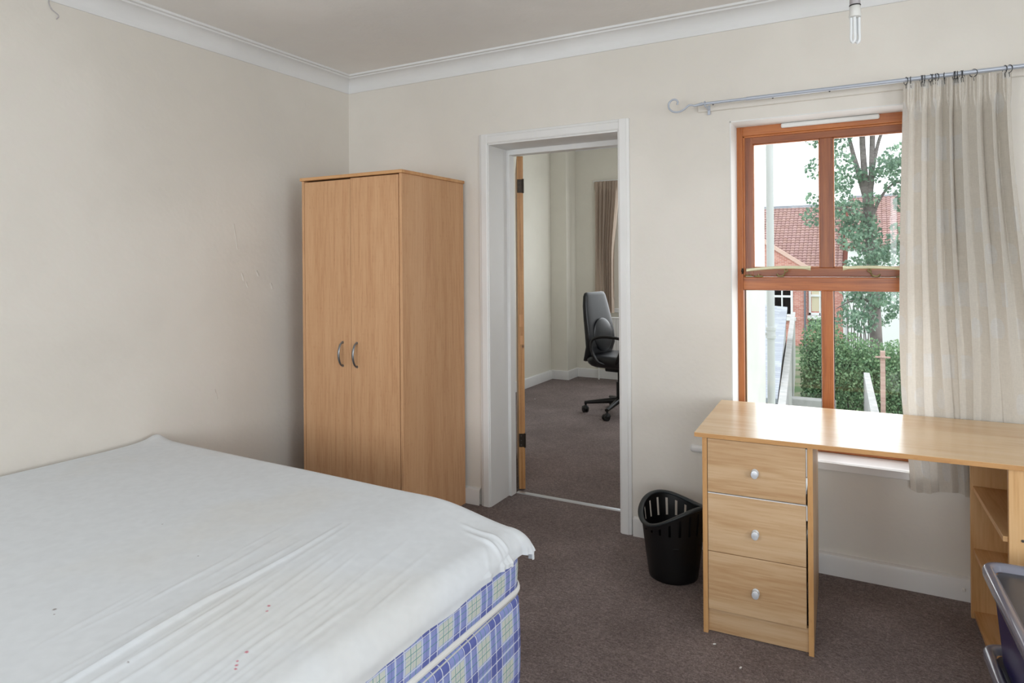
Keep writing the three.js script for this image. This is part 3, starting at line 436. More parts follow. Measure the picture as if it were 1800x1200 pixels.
{
  const hx = BED.L / 2 - 0.05, hz = BED.W / 2 - 0.05, r = 0.066, ex = hx + 0.30, ez = hz + 0.30;
  const rnd = rng(404), creases = [];                            // [points (local x, z), height, width]
  const W = (x, z) => [x - BED.x, z - BED.z];
  const add = (pts, h, w) => creases.push([pts.map(([x, z]) => W(x, z)), h, w]);
  // the fan of pulled creases along the bed towards the foot
  add([[-1.24, -0.55], [-1.262, -0.70], [-1.30, -0.98], [-1.32, -1.25], [-1.35, -1.45]], 0.006, 0.0065);
  add([[-1.21, -0.58], [-1.225, -0.75], [-1.255, -0.98], [-1.285, -1.16]], 0.0036, 0.0055);
  add([[-1.17, -0.60], [-1.19, -0.80], [-1.22, -1.02], [-1.245, -1.12]], 0.0032, 0.0055);
  for (let i = 0; i < 60; i++) { const x = lerp(-1.46, -0.98, rnd()), z = lerp(-1.25, -0.6, rnd()), l = 0.10 + 0.28 * rnd(), s = -0.05 - 0.12 * rnd(); add([[x, z], [x + s * l * 0.5, z - l * 0.5], [x + s * l * 1.1, z - l]], 0.0007 + 0.0016 * rnd(), 0.0042 + 0.003 * rnd()); }
  // long folds parallel to the foot edge, bending round the far corner
  add([[-0.905, -0.72], [-0.885, -0.883], [-0.862, -1.10], [-0.85, -1.25], [-0.835, -1.38], [-0.86, -1.52], [-0.905, -1.64], [-0.96, -1.71]], 0.012, 0.012);
  add([[-0.93, -0.70], [-0.925, -0.86], [-0.895, -1.02], [-0.87, -1.16]], 0.010, 0.011);
  add([[-0.96, -0.62], [-0.945, -0.78], [-0.90, -0.95], [-0.845, -1.08], [-0.82, -1.18]], 0.010, 0.011);
  add([[-0.90, -1.38], [-0.875, -1.46], [-0.885, -1.54], [-0.91, -1.58]], 0.007, 0.008);
  add([[-0.965, -1.60], [-0.92, -1.55], [-0.885, -1.44]], 0.006, 0.008);
  for (let i = 0; i < 9; i++) { const x = -1.1 + 0.2 * rnd(), z = -1.62 - 0.1 * rnd(); add([[x, z], [x + 0.08, z + 0.012 * (rnd() - 0.3)], [x + 0.17, z + 0.05 * (rnd() - 0.2)]], 0.005, 0.008); }
  for (const q of creases) { let a = 1e9, b = -1e9, c = 1e9, d = -1e9; q[0].forEach(([x, z]) => { a = Math.min(a, x); b = Math.max(b, x); c = Math.min(c, z); d = Math.max(d, z); }); const m = q[2] * 3; q[3] = [a - m, b + m, c - m, d + m]; }
  const crease = (x, z) => { let h = 0; for (const [pts, A, w, bb] of creases) { if (x < bb[0] || x > bb[1] || z < bb[2] || z > bb[3]) continue; let best = 1e9, bt = 0; const n = pts.length - 1; for (let k = 0; k < n; k++) { const [ax, az] = pts[k], dx = pts[k + 1][0] - ax, dz = pts[k + 1][1] - az, t = clamp(((x - ax) * dx + (z - az) * dz) / (dx * dx + dz * dz), 0, 1), d = Math.hypot(x - ax - dx * t, z - az - dz * t); if (d < best) { best = d; bt = (k + t) / n; } } const e = best / w; if (e < 3) h += A * Math.exp(-e * e) * Math.sin(clamp(bt, 0.02, 0.98) * Math.PI) ** 0.6; } return h; };
  const top = (x, z) => 0.556 + 0.006 * (fbm(x * 0.04 + 0.5, z * 0.04 + 0.5, 64, 64, 2, 5) - 0.5) - 0.028 * smooth(0.35, 0.0, BED.L / 2 - x) - 0.016 * smooth(0.3, 0.0, BED.L / 2 - x) * smooth(0.5, 0, z + BED.W / 2) + 0.026 * Math.exp(-(Math.abs((x + BED.L / 2) / 0.05) + Math.abs((z + BED.W / 2 - 0.02) / 0.06))) + 0.010 * Math.exp(-(((x + BED.L / 2) / 0.06) ** 2 + ((z + BED.W / 2) / 0.08) ** 2));
  const g = grid(680, 520, (s, q) => {
    const u = lerp(-ex, ex, s), v = lerp(-ez, ez, q), cx = clamp(u, -hx, hx), cz = clamp(v, -hz, hz); let dx = u - cx, dz = v - cz, d = Math.hypot(dx, dz);
    const corner = d > 0 && cx === hx && cz === -hz ? Math.abs(dx * dz) / (d * d) * 2 : 0, ang = Math.atan2(dz, dx);
    const along = Math.abs(dx) > Math.abs(dz) ? cz : cx, wob = fbm(along * 0.09 + 0.4, ang * 0.03 + 0.3, 64, 64, 3, 12) - 0.5;
    const hem = (cx === hx && Math.abs(dz) < Math.abs(dx) ? 0.125 - 0.03 * smooth(-0.3, -0.6, cz) : 0.13) + 0.03 * wob + 0.03 * corner; if (d > hem) { dx *= hem / d; dz *= hem / d; d = hem; }
    let x = cx, y = top(cx + clamp(dx, -r, r), cz + clamp(dz, -r, r)), z = cz, out = 0, drop = 0;
    if (d > 0) { const R = r + 0.03 * corner, arc = R * Math.PI / 2; if (d < arc) { out = R * Math.sin(d / R); drop = R * (1 - Math.cos(d / R)); } else { out = R + 0.006 * Math.sin(along * 34 + wob * 8) * smooth(arc, arc + 0.06, d); drop = R + (d - arc); } const tuck = smooth(hem - 0.03, hem, d); out -= 0.006 * tuck * (0.5 + wob) - 0.006 * corner * tuck * Math.sin(ang * 26); x += (dx / d) * out; z += (dz / d) * out; y -= drop; }
    const cr = crease(cx + (d ? (dx / d) * out : 0), cz + (d ? (dz / d) * out : 0));
    if (drop < r * 0.8) y += cr; else { x += (d ? dx / d : 0) * cr; z += (d ? dz / d : 0) * cr; }
    x = Math.max(x, XL + 0.004 - BED.x + Math.abs(Math.sin(BED.turn)) * 0.001);
    return [x, y, z, cx + dx + 1.1, cz + dz + 0.85];
  });
  const m = obj('fitted_sheet', g, M.sheet); m.position.set(BED.x, 0, BED.z); m.rotation.y = BED.turn;
  tag(m, 'creased white fitted sheet stretched over the mattress', 'sheet');
}
// ------------------------------------------------------------------ curtains
const clothMap = texture(1024, 1024, (u, v) => {                 // cream cotton with a woven pattern of paler squares and shell shapes
  const base = rgb(227, 221, 211), pale = rgb(228, 229, 230); let c = base;
  const row = Math.floor(v * 8), cu = (u * 6 + (row % 2) * 0.5) % 1, cv = (v * 8) % 1, sq = row % 2 === 0, on = hash2(Math.floor(u * 6 + (row % 2) * 0.5), row, 5) > 0.3;
  if (on && (sq ? cu > 0.22 && cu < 0.72 && cv > 0.15 && cv < 0.8 : Math.hypot((cu - 0.5) * 1.3, cv - 0.55) < 0.3 && cv > 0.3)) c = mix3(base, pale, 0.55 - 0.25 * vnoise(u * 60, v * 60, 60, 60, 3));
  const w = 0.97 + 0.03 * vnoise(u * 512, v * 90, 512, 90, 7) + 0.03 * vnoise(u * 90, v * 512, 90, 512, 8) - 0.03;
  return c.map((q) => q * w);
}, true, 1.1, 1.1);
M.cloth = phy({ map: clothMap, roughness: 0.95, transmission: 0.28, thickness: 0 });
M.clothBeige = phy({ color: new THREE.Color(0.50, 0.40, 0.32), roughness: 0.95, transmission: 0.2, thickness: 0 });
function curtainSkin(o) {
  const rnd = rng(o.seed), ph = Array.from({ length: 24 }, () => rnd()), wv = Array.from({ length: o.folds + 2 }, () => 0.65 + 0.7 * rnd()); let tot = 0; const cum = [0]; for (let i = 0; i < o.folds; i++) { tot += wv[i]; cum.push(tot); }
  const phase = (s) => { const k = s * tot; let i = 0; while (i < o.folds - 1 && cum[i + 1] < k) i++; return i + (k - cum[i]) / wv[i]; };
  return grid(o.nx, o.ny, (s, t) => {
    const y = lerp(o.top, o.bottom(s), t), head = smooth(0.035, 0.09, t), x0 = o.x0(t), x1 = o.x1(t), f = phase(s), drift = (fbm(s * 0.06 + ph[0] * 0.9, t * 0.03 + ph[1] * 0.9, 64, 64, 2, 4) - 0.5) * 0.9 * smooth(0.1, 1, t);
    const k = f + drift * 0.9, i0 = ((Math.floor(k) % 24) + 24) % 24, fade = 1 - 0.75 * smooth(0.25, 0.9, t) * (ph[i0] > 0.62 ? 1 : 0), q = k * Math.PI;
    const a = o.amp(t) * (0.45 + 0.55 * head) * (0.65 + 0.7 * ph[i0]) * fade, ridge = 2 * Math.pow(Math.sin(q) ** 2 + 0.015, 0.32) - 1.2, pinch = (1 - head) * 0.003 * Math.sin(q * 8) + (1 - head) * 0.002 * Math.sin(q * 5 + 1);
    return [lerp(x0, x1, s) + ((x1 - x0) / o.folds) * 0.13 * Math.sin(2 * q) * head, y, o.z(t) + a * ridge + pinch + 0.004 * drift, s * o.width, y];
  });
}
{
  const t = thing('curtain', 'cream patterned curtain drawn to the right of the pine window, hem hanging behind the desk', 'curtain');
  const bottom = (s) => (s < 0.55 ? 0.405 - 0.01 * Math.sin(s * 14) : 0.40), z = (q) => lerp(-2.968, -3.012, smooth(0.1, 0.75, q));
  obj('curtain_cloth', curtainSkin({ seed: 12, folds: 8, nx: 520, ny: 110, top: 1.972, bottom, x0: (q) => 0.100 - 0.018 * Math.sin(q * 2.6) + 0.02 * smooth(0.75, 1, q), x1: (q) => 0.437 + 0.085 * smooth(0.05, 0.8, q), amp: (q) => lerp(0.034, 0.0135, smooth(0.3, 0.8, q)), z, width: 1.25 }), M.cloth, t);
  const xs = [0.108, 0.124, 0.158, 0.164, 0.169, 0.188, 0.196, 0.203, 0.208, 0.232, 0.262, 0.267, 0.273, 0.284, 0.290, 0.322, 0.415, 0.428];
  xs.forEach((x, i) => { const r = obj('curtain_ring', new THREE.TorusGeometry(0.0138, 0.0013, 8, 28).rotateY(Math.PI / 2 + (((i * 37) % 11) - 5) * 0.09 + (i === 0 || i === 15 || i === 17 ? 0.9 : 0))  .translate(x, 1.9795, -2.96), M.ringMetal, t); obj('hook', tube([[x, 1.9645, -2.96], [x, 1.958, -2.955], [x + 0.001, 1.95, -2.957]], 0.001, 8, 5), M.ringMetal, r); });
}
{
  const t = thing('curtain_pole', 'thin grey metal curtain pole with a scrolled end above the window', 'curtain pole');
  obj('pole', [rod([-0.665, 1.984, -2.96], [-0.46, 1.984, -2.96], 0.0062, 16)], M.rodPaint, t);
  obj('pole', [rod([-0.475, 1.984, -2.96], [0.74, 1.984, -2.96], 0.0082, 16)], M.rodPaint, t);
  const sp = [[-0.66, 1.984], [-0.69, 1.980], [-0.716, 1.985], [-0.738, 1.970], [-0.763, 1.961], [-0.788, 1.965], [-0.806, 1.982], [-0.807, 2.003], [-0.793, 2.017], [-0.776, 2.017], [-0.767, 2.006], [-0.770, 1.994]].map(([x, y]) => [x, y, -2.96]);
  obj('scroll_finial', [tube(sp.slice(1), 0.0042, 140, 10), rod([-0.66, 1.984, -2.96], [-0.695, 1.980, -2.96], 0.0078, 14, 0.0045)], M.rodPaint, t);
  for (const x of [-0.648, 0.72]) obj('bracket', [new THREE.TorusGeometry(0.0095, 0.0028, 8, 20).rotateY(Math.PI / 2).translate(x, 1.984, -2.96), rod([x, 1.975, -2.96], [x, 1.972, ZB + 0.008], 0.004, 10), box(x - 0.006, x + 0.006, 1.95, 1.992, ZB + 0.008, ZB + 0.012, 0.001)], M.rodPaint, t);
}
// ------------------------------------------------------------------ storage boxes
{
  const body = phy({ color: 0x170a52, roughness: 0.32, clearcoat: 0.15, clearcoatRoughness: 0.15 }),
    panelM = phy({ color: new THREE.Color(0.20, 0.21, 0.24), roughness: 0.2, transmission: 0.6, thickness: 0, specularIntensity: 0.6 });
  const lidM = phy({ color: new THREE.Color(0.36, 0.37, 0.46), roughness: 0.12, transmission: 0.5, thickness: 0, clearcoat: 0.6, clearcoatRoughness: 0.1 });
  const W = 0.42, D = 0.60;
  const ringAt = (w, d, r, y) => roundRect(w, d, r, 6).map(([x, z]) => V(x + W / 2, y, z + D / 2)).reverse();
  const make = (label, y) => {
    const t = thing('storage_box', label, 'storage box', [0.247, y, -2.242], deg(3)); t.scale.y = 1.035;
    const ys = [0, 0.006, 0.02, 0.10, 0.18, 0.2], ins = (q) => 0.075 - 0.03 * smooth(0, 0.2, q);
    obj('tub', loft([ringAt(W - 0.09, D - 0.09, 0.04, 0), ...ys.slice(1).map((q) => ringAt(W - ins(q), D - ins(q), 0.05, q)), ringAt(W - 0.035, D - 0.035, 0.055, 0.201), ringAt(W - 0.035, D - 0.035, 0.055, 0.207)]), body, t);
    const lid = (w, d, r, rows) => loft(rows.map(([o, q]) => ringAt(w - o, d - o, Math.max(0.01, r - o / 2), q)), false);
    const l = obj('lid', [lid(W, D, 0.05, [[0.012, 0.203], [0.003, 0.206], [0, 0.212], [0, 0.222], [0.004, 0.229], [0.014, 0.233], [0.034, 0.233], [0.048, 0.228], [0.056, 0.219], [0.062, 0.2165]])], lidM, t, 'clear greyish lid with raised rounded rim');
    obj('lid_panel', loft([ringAt(W - 0.062, D - 0.062, 0.03, 0.2150), ringAt(W - 0.062, D - 0.062, 0.03, 0.2165)]), panelM, l, 'flat recessed see-through panel');
    obj('clip', [new RoundedBoxGeometry(0.07, 0.02, 0.012, 3, 0.004).translate(0.16, 0.222, 0.001), new RoundedBoxGeometry(0.004, 0.006, 0.03, 2, 0.0015).translate(0.105, 0.234, 0.012)], lidM, l);
    return t;
  };
  make('lower purple plastic storage box with clear lid, under the upper one beside the desk', 0);
  make('upper purple plastic storage box with clear lid, topmost in the right corner', 0.2255);
}
// ------------------------------------------------------------------ pendant lamp (off) and a loose cable end
{
  const t = thing('pendant_light', 'bare unlit energy-saving bulb hanging from the ceiling', 'light bulb', [-0.053, 2.021, -2.5]);
  const glassM = phy({ color: 0xf1f4f6, roughness: 0.25, clearcoat: 0.6 });
  const tubes = []; for (const [x0, z0, x1, z1] of [[-0.0115, 0.006, -0.0015, 0.0095], [0.0025, -0.0095, 0.0118, -0.004]]) tubes.push(tube([[x0, 0.085, z0], [x0, 0.04, z0], [x0, 0.008, z0], [(x0 + x1) / 2, 0.0, (z0 + z1) / 2], [x1, 0.008, z1], [x1, 0.04, z1], [x1, 0.085, z1]], 0.0048, 40, 10));
  for (const q of tubes) obj('bulb_tube', q, glassM, t);
  obj('bulb_base', new THREE.LatheGeometry([[0.0001, 0.083], [0.018, 0.083], [0.0195, 0.088], [0.0175, 0.1], [0.0165, 0.122], [0.0001, 0.122]].map(([x, y]) => new THREE.Vector2(x, y)), 28), M.whitePlastic, t);
  obj('holder_ring', new THREE.TorusGeometry(0.0158, 0.0022, 8, 28).rotateX(Math.PI / 2).translate(0, 0.124, 0), M.blackMatt, t, 'black ring at the mouth of the lampholder');
  obj('lamp_holder', new THREE.LatheGeometry([[0.0001, 0.122], [0.0165, 0.122], [0.0165, 0.168], [0.012, 0.185], [0.005, 0.192], [0.0001, 0.192]].map(([x, y]) => new THREE.Vector2(x, y)), 28), M.greyPlastic, t);
  obj('flex', rod([0, 0.19, 0], [0, 0.372, 0], 0.0032, 10), M.whitePlastic, t);
  obj('ceiling_rose', new THREE.LatheGeometry([[0.0001, 0.352], [0.02, 0.354], [0.034, 0.366], [0.038, 0.379], [0.0001, 0.379]].map(([x, y]) => new THREE.Vector2(x, y)), 32), M.whitePlastic, t);
}
tag(obj('cable_end', tube([[XL + 0.003, 2.335, -1.405], [XL + 0.004, 2.31, -1.392], [XL + 0.006, 2.285, -1.40], [XL + 0.008, 2.265, -1.425], [XL + 0.006, 2.25, -1.418]], 0.0018, 24, 6), M.greyPlastic), 'short loose grey cable end poking from under the coving', 'cable');
// white crumbs on the carpet in front of the drawers
[['small white crumb on the carpet nearest the drawers', -0.486, -2.30, 0.6], ['small white crumb on the carpet in front of the drawers, further forward', -0.385, -2.205, 1.2], ['tiny white crumb on the next room\'s carpet', -2.83, -5.62, 0.2]].forEach(([label, x, z, a]) => tag(obj('crumb', ball(0, 0, 0, 0.004, 1.6, 0.6, 0.8, 8).rotateY(a).translate(x, 0.0028, z), M.whitePlastic), label, 'crumb'));
tag(obj('cable_clip', [new RoundedBoxGeometry(0.012, 0.012, 0.01, 2, 0.003).translate(0.285, 0.045, ZB + 0.024)], M.whitePlastic), 'small white cable clip on the skirting by the desk shelves', 'clip');

// ------------------------------------------------------------------ next room: chair, curtain, radiator, window
{
  const t = thing('office_chair', 'black leather swivel office chair standing in the next room', 'office chair', [-1.92, 0, -5.42], deg(-7));
  // local axes: x forward (the sitter faces +x), y up, z to the sitter's right (towards the camera)
  const sec = (c, nx, ny, th, w, n = 28) => Array.from({ length: n }, (_, i) => { const a = (-i / n) * 6.2832, ca = Math.cos(a), sa = Math.sin(a), e = 0.42, px = Math.sign(ca) * Math.abs(ca) ** e * th / 2, pz = Math.sign(sa) * Math.abs(sa) ** e * w / 2; return V(c[0] + nx * px, c[1] + ny * px, pz); });
  const spine = [[-0.235, 0.445, 0.05, 0.30], [-0.232, 0.455, 0.06, 0.36], [-0.20, 0.50, 0.075, 0.43], [-0.178, 0.58, 0.07, 0.46], [-0.185, 0.68, 0.062, 0.47], [-0.205, 0.80, 0.055, 0.45], [-0.225, 0.92, 0.05, 0.41], [-0.236, 1.00, 0.045, 0.36], [-0.240, 1.026, 0.034, 0.32], [-0.241, 1.032, 0.012, 0.28]];
  obj('backrest', loft(spine.map(([x, y, th, w]) => sec([x, y], 1, 0.12, th, w))), M.leather, t);
  obj('lumbar_pad', new THREE.SphereGeometry(1, 32, 24).scale(0.028, 0.145, 0.165).rotateZ(0.10).translate(-0.155, 0.665, 0), M.leather, t);
  const seatRows = [[0.40, 0.40, 0.02], [0.41, 0.44, 0.03], [0.43, 0.475, 0.045], [0.46, 0.49, 0.05], [0.485, 0.475, 0.045], [0.497, 0.43, 0.03], [0.50, 0.36, 0.02]];
  obj('seat', loft(seatRows.map(([y, s, k]) => roundRect(s, s, 0.09, 6).map(([x, z]) => V(x + 0.03, y - 0.02 * smooth(0.1, 0.27, x) + 0.012 * Math.abs(z) / 0.24, z)).reverse())), M.leather, t);
  for (const s of [1, -1]) obj('armrest', [tube([[-0.02, 0.44, 0.225 * s], [-0.07, 0.47, 0.265 * s], [-0.115, 0.56, 0.275 * s], [-0.11, 0.645, 0.275 * s], [-0.05, 0.672, 0.275 * s], [0.08, 0.676, 0.272 * s], [0.15, 0.66, 0.27 * s], [0.155, 0.60, 0.268 * s], [0.11, 0.50, 0.255 * s], [0.07, 0.445, 0.225 * s]], 0.0125, 80, 10)], M.black, t);
  obj('tilt_housing', [box(-0.10, 0.12, 0.36, 0.405, -0.08, 0.08, 0.012)], M.blackMatt, t);
  obj('gas_column', [rod([0, 0.10, 0], [0, 0.27, 0], 0.028, 20), rod([0, 0.26, 0], [0, 0.37, 0], 0.016, 20)], M.blackMatt, t);
  for (let k = 0; k < 5; k++) {
    const a = deg(12 + 72 * k), c = Math.cos(a), s = Math.sin(a), leg = obj('base_leg', loft(Array.from({ length: 8 }, (_, i) => { const q = i / 7, r = lerp(0.02, 0.30, q), y = lerp(0.115, 0.085, q), w = lerp(0.026, 0.017, q), h = lerp(0.026, 0.013, q); return Array.from({ length: 10 }, (_, j) => { const b = (j / 10) * 6.2832; return V(c * r - s * Math.cos(b) * w, y + Math.sin(b) * h, s * r + c * Math.cos(b) * w); }); })), M.black, t);
    const w = (dz) => new THREE.CylinderGeometry(0.027, 0.027, 0.018, 20).rotateX(Math.PI / 2).translate(0.012, 0.027, dz).rotateY(-a * 1.4).translate(c * 0.29, 0, s * 0.29);
    obj('castor', [w(-0.013), w(0.013), new THREE.SphereGeometry(0.031, 16, 8, 0, 6.2832, 0, 1.5).translate(c * 0.292, 0.032, s * 0.292), rod([c * 0.29, 0.04, s * 0.29], [c * 0.29, 0.085, s * 0.29], 0.009)], M.blackMatt, leg);
  }
}
{
  const t = thing('window_curtain', 'beige pleated curtain at the window of the next room', 'curtain');
  obj('curtain_cloth', curtainSkin({ seed: 31, folds: 7, nx: 260, ny: 60, top: 2.175, bottom: () => 0.735, x0: (q) => -2.722 + 0.006 * q, x1: (q) => lerp(-2.44, -2.50, smooth(0, 0.6, q)), amp: () => 0.028, z: () => -6.895, width: 0.9 }), M.clothBeige, t);
  obj('curtain_rail', box(-2.74, -1.0 - 0.1, 2.17, 2.19, -6.93, -6.915, 0.002), M.whitePlastic, t);
}
{
  const t = thing('radiator', 'white panel radiator under the window in the next room', 'radiator', [-2.60, 0.16, -6.885]);
  const p = []; const nx = 240; 
  const panel = grid(nx, 8, (s, q) => { const x = s * 1.3, f = (x / 0.033) % 1, d = 0.008 * smooth(0.1, 0.3, f) * smooth(0.9, 0.7, f) * smooth(0, 0.12, q) * smooth(1, 0.88, q); return [x, 0.52 * (1 - q), 0.03 + d, s, q]; });
  obj('panel', [panel, box(0, 1.3, 0, 0.52, -0.015, 0.029, 0.004)], M.trim, t);
  obj('top_grille', box(0, 1.3, 0.515, 0.53, -0.02, 0.035, 0.004), M.trim, t);
  obj('bracket', box(0.2, 0.23, 0.1, 0.45, -0.084, -0.014, 0), M.trim, t); obj('bracket', box(1.07, 1.1, 0.1, 0.45, -0.084, -0.014, 0), M.trim, t);
  const v = obj('valve', [rod([0.01, 0.035, 0.005], [-0.075, 0.035, 0.005], 0.009, 12), rod([-0.075, 0.0, 0.005], [-0.075, 0.06, 0.005], 0.016, 16), rod([-0.075, 0.06, 0.005], [-0.075, 0.075, 0.005], 0.02, 16)], M.silver, t, 'chrome radiator valve');
  obj('pipe', rod([-0.075, -0.16, 0.005], [-0.075, 0.0, 0.005], 0.0075, 12), M.whitePlastic, v);
}
{
  const w = structGroup('window_3'), m = M.pineFrame;
  obj('frame', [box(-2.46, -1.25, 0.78, 0.84, -7.06, -7.0, 0.003), box(-2.46, -1.25, 2.09, 2.15, -7.06, -7.0, 0.003), box(-2.46, -2.41, 0.83, 2.1, -7.06, -7.0, 0.003, 'y'), box(-1.30, -1.25, 0.83, 2.1, -7.06, -7.0, 0.003, 'y'), box(-1.89, -1.83, 0.83, 2.1, -7.06, -7.0, 0.003, 'y')], m, w);
  for (const [a, b] of [[-2.42, -1.88], [-1.84, -1.29]]) obj('pane', sheet(a, b, 0.83, 2.1, -7.03), M.glass, w);
  obj('sill', box(-2.52, -1.19, 0.735, 0.78, -7.0, -6.945, 0.006), M.trim, w);
}
// ------------------------------------------------------------------ outside: back gardens and the houses beyond
const GY = -3.2;
structure('ground', [box(-40, 40, GY - 0.3, GY, -80, -3.4, 0, 'x', false), box(-40, 40, GY - 0.3, GY, -3.4, 30, 0, 'x', false)], std({ map: texture(512, 512, (u, v) => { const a = fbm(u, v, 12, 12, 4, 71); return mix3(rgb(96, 122, 84), rgb(140, 140, 118), smooth(0.35, 0.65, a)); }, true, 6, 6), roughness: 1 }));
const brickMap = texture(512, 512, (u, v) => {
  const row = Math.floor(v * 24), x = u * 8 + (row % 2) * 0.5, i = Math.floor(x) % 8, fx = x - Math.floor(x), fy = v * 24 - row, n = hash2(i, row, 8);
  if (fx < 0.05 || fy < 0.16) return rgb(216, 203, 197); return mix3(rgb(186, 116, 104), rgb(212, 150, 138), n);
}, true, 1.8, 1.8);
M.brick = std({ map: brickMap, roughness: 0.95 });
M.whiteRender = std({ color: new THREE.Color(0.80, 0.82, 0.84), roughness: 0.9 });
M.slate = std({ map: texture(256, 256, (u, v) => { const r = Math.floor(v * 16), x = u * 8 + (r % 2) * 0.5, n = hash2(Math.floor(x) % 8, r, 3); const e = v * 16 - r < 0.1 ? 0.8 : 1; return mix3(rgb(150, 156, 168), rgb(178, 184, 192), n).map((q) => q * e); }, true, 2.4, 2.4), roughness: 0.7 });
M.coping = std({ map: texture(256, 256, (u, v) => mix3(rgb(196, 196, 196), rgb(160, 160, 158), fbm(u, v, 10, 10, 4, 5)), true, 1.5, 1.5), roughness: 0.95 });
M.darkGlass = phy({ color: 0x49555e, roughness: 0.08, clearcoat: 0.5 });
M.tile = std({ color: 0xffffff, roughness: 0.9 });
M.bark = std({ map: texture(256, 256, (u, v) => mix3(rgb(112, 104, 104), rgb(158, 148, 146), fbm(u, v, 5, 26, 4, 15)), true, 1, 0.5), roughness: 1, bumpMap: texture(256, 256, (u, v) => fbm(u, v, 5, 26, 4, 15), false, 1, 0.5), bumpScale: 0.03 });
const tileGeo = (() => { const pan = grid(7, 1, (u, v) => [(u - 0.5) * 0.205, 0.035 * Math.sin(u * 3.1416) + 0.05 * v, (v - 0.5) * 0.27, u, v]), lip = grid(7, 1, (u, v) => [(u - 0.5) * 0.205, 0.035 * Math.sin(u * 3.1416) + 0.05 - 0.06 * v, 0.135, u, v]); return join([pan, lip]); })();
function tiles(parent, x0, x1, ye, ze, yr, zr, seed) {
  const r = rng(seed), L = Math.hypot(yr - ye, zr - ze), rows = Math.floor(L / 0.21), cols = Math.floor((x1 - x0) / 0.215), m = new THREE.InstancedMesh(tileGeo, M.tile, rows * cols), o = new THREE.Object3D(), c = new THREE.Color(); m.name = 'roof_tiles'; m.userData.kind = 'stuff'; m.castShadow = m.receiveShadow = true;
  for (let j = 0, k = 0; j < rows; j++) for (let i = 0; i < cols; i++, k++) { const t = (j + 0.5) / rows; o.position.set(x0 + (i + 0.5) * 0.215, lerp(ye, yr, t) + 0.05 + 0.006 * r(), lerp(ze, zr, t)); o.rotation.set(Math.atan2(yr - ye, ze - zr), 0, (r() - 0.5) * 0.03); o.updateMatrix(); m.setMatrixAt(k, o.matrix); const n = r(); c.setRGB(0.36 + 0.07 * n, 0.22 + 0.06 * n, 0.19 + 0.06 * n + 0.02 * r()); m.setColorAt(k, c); }
  parent.add(m);
}
const quad = (pts, th = 0.06) => { const a = pts.map((p) => V(...p)), n = a[1].clone().sub(a[0]).cross(a[2].clone().sub(a[0])).normalize().multiplyScalar(th), b = a.map((p) => p.clone().sub(n)); const P = [], f = (w, x, y, z) => { for (const q of [w, x, y, w, y, z]) P.push(q.x, q.y, q.z); }; f(a[0], a[1], a[2], a[3]); f(b[3], b[2], b[1], b[0]); for (let i = 0; i < 4; i++) f(a[(i + 1) % 4], a[i], b[i], b[(i + 1) % 4]); const g = new THREE.BufferGeometry(); g.setAttribute('position', new THREE.Float32BufferAttribute(P, 3)); g.computeVertexNormals(); return uvBox(g, 'x'); };
function houseWindow(parent, x0, x1, y0, y1, z, bars) {
  const w = obj('window', [box(x0, x0 + 0.11, y0, y1, z - 0.05, z + 0.05, 0.01), box(x1 - 0.11, x1, y0, y1, z - 0.05, z + 0.05, 0.01), box(x0, x1, y1 - 0.11, y1, z - 0.05, z + 0.05, 0.01), box(x0, x1, y0, y0 + 0.13, z - 0.05, z + 0.05, 0.01), box(x0, x1, lerp(y0, y1, 0.48), lerp(y0, y1, 0.48) + 0.11, z - 0.05, z + 0.06, 0.01), ...bars.map((t) => box(lerp(x0, x1, t) - 0.035, lerp(x0, x1, t) + 0.035, y0, y1, z - 0.05, z + 0.05, 0.01))], M.whiteRender, parent);
  obj('pane', box(x0 + 0.05, x1 - 0.05, y0 + 0.05, y1 - 0.05, z - 0.06, z - 0.03, 0), M.darkGlass, w);
  obj('sill', box(x0 - 0.15, x1 + 0.15, y0 - 0.2, y0 - 0.02, z - 0.1, z + 0.16, 0.01), M.whiteRender, w);
}
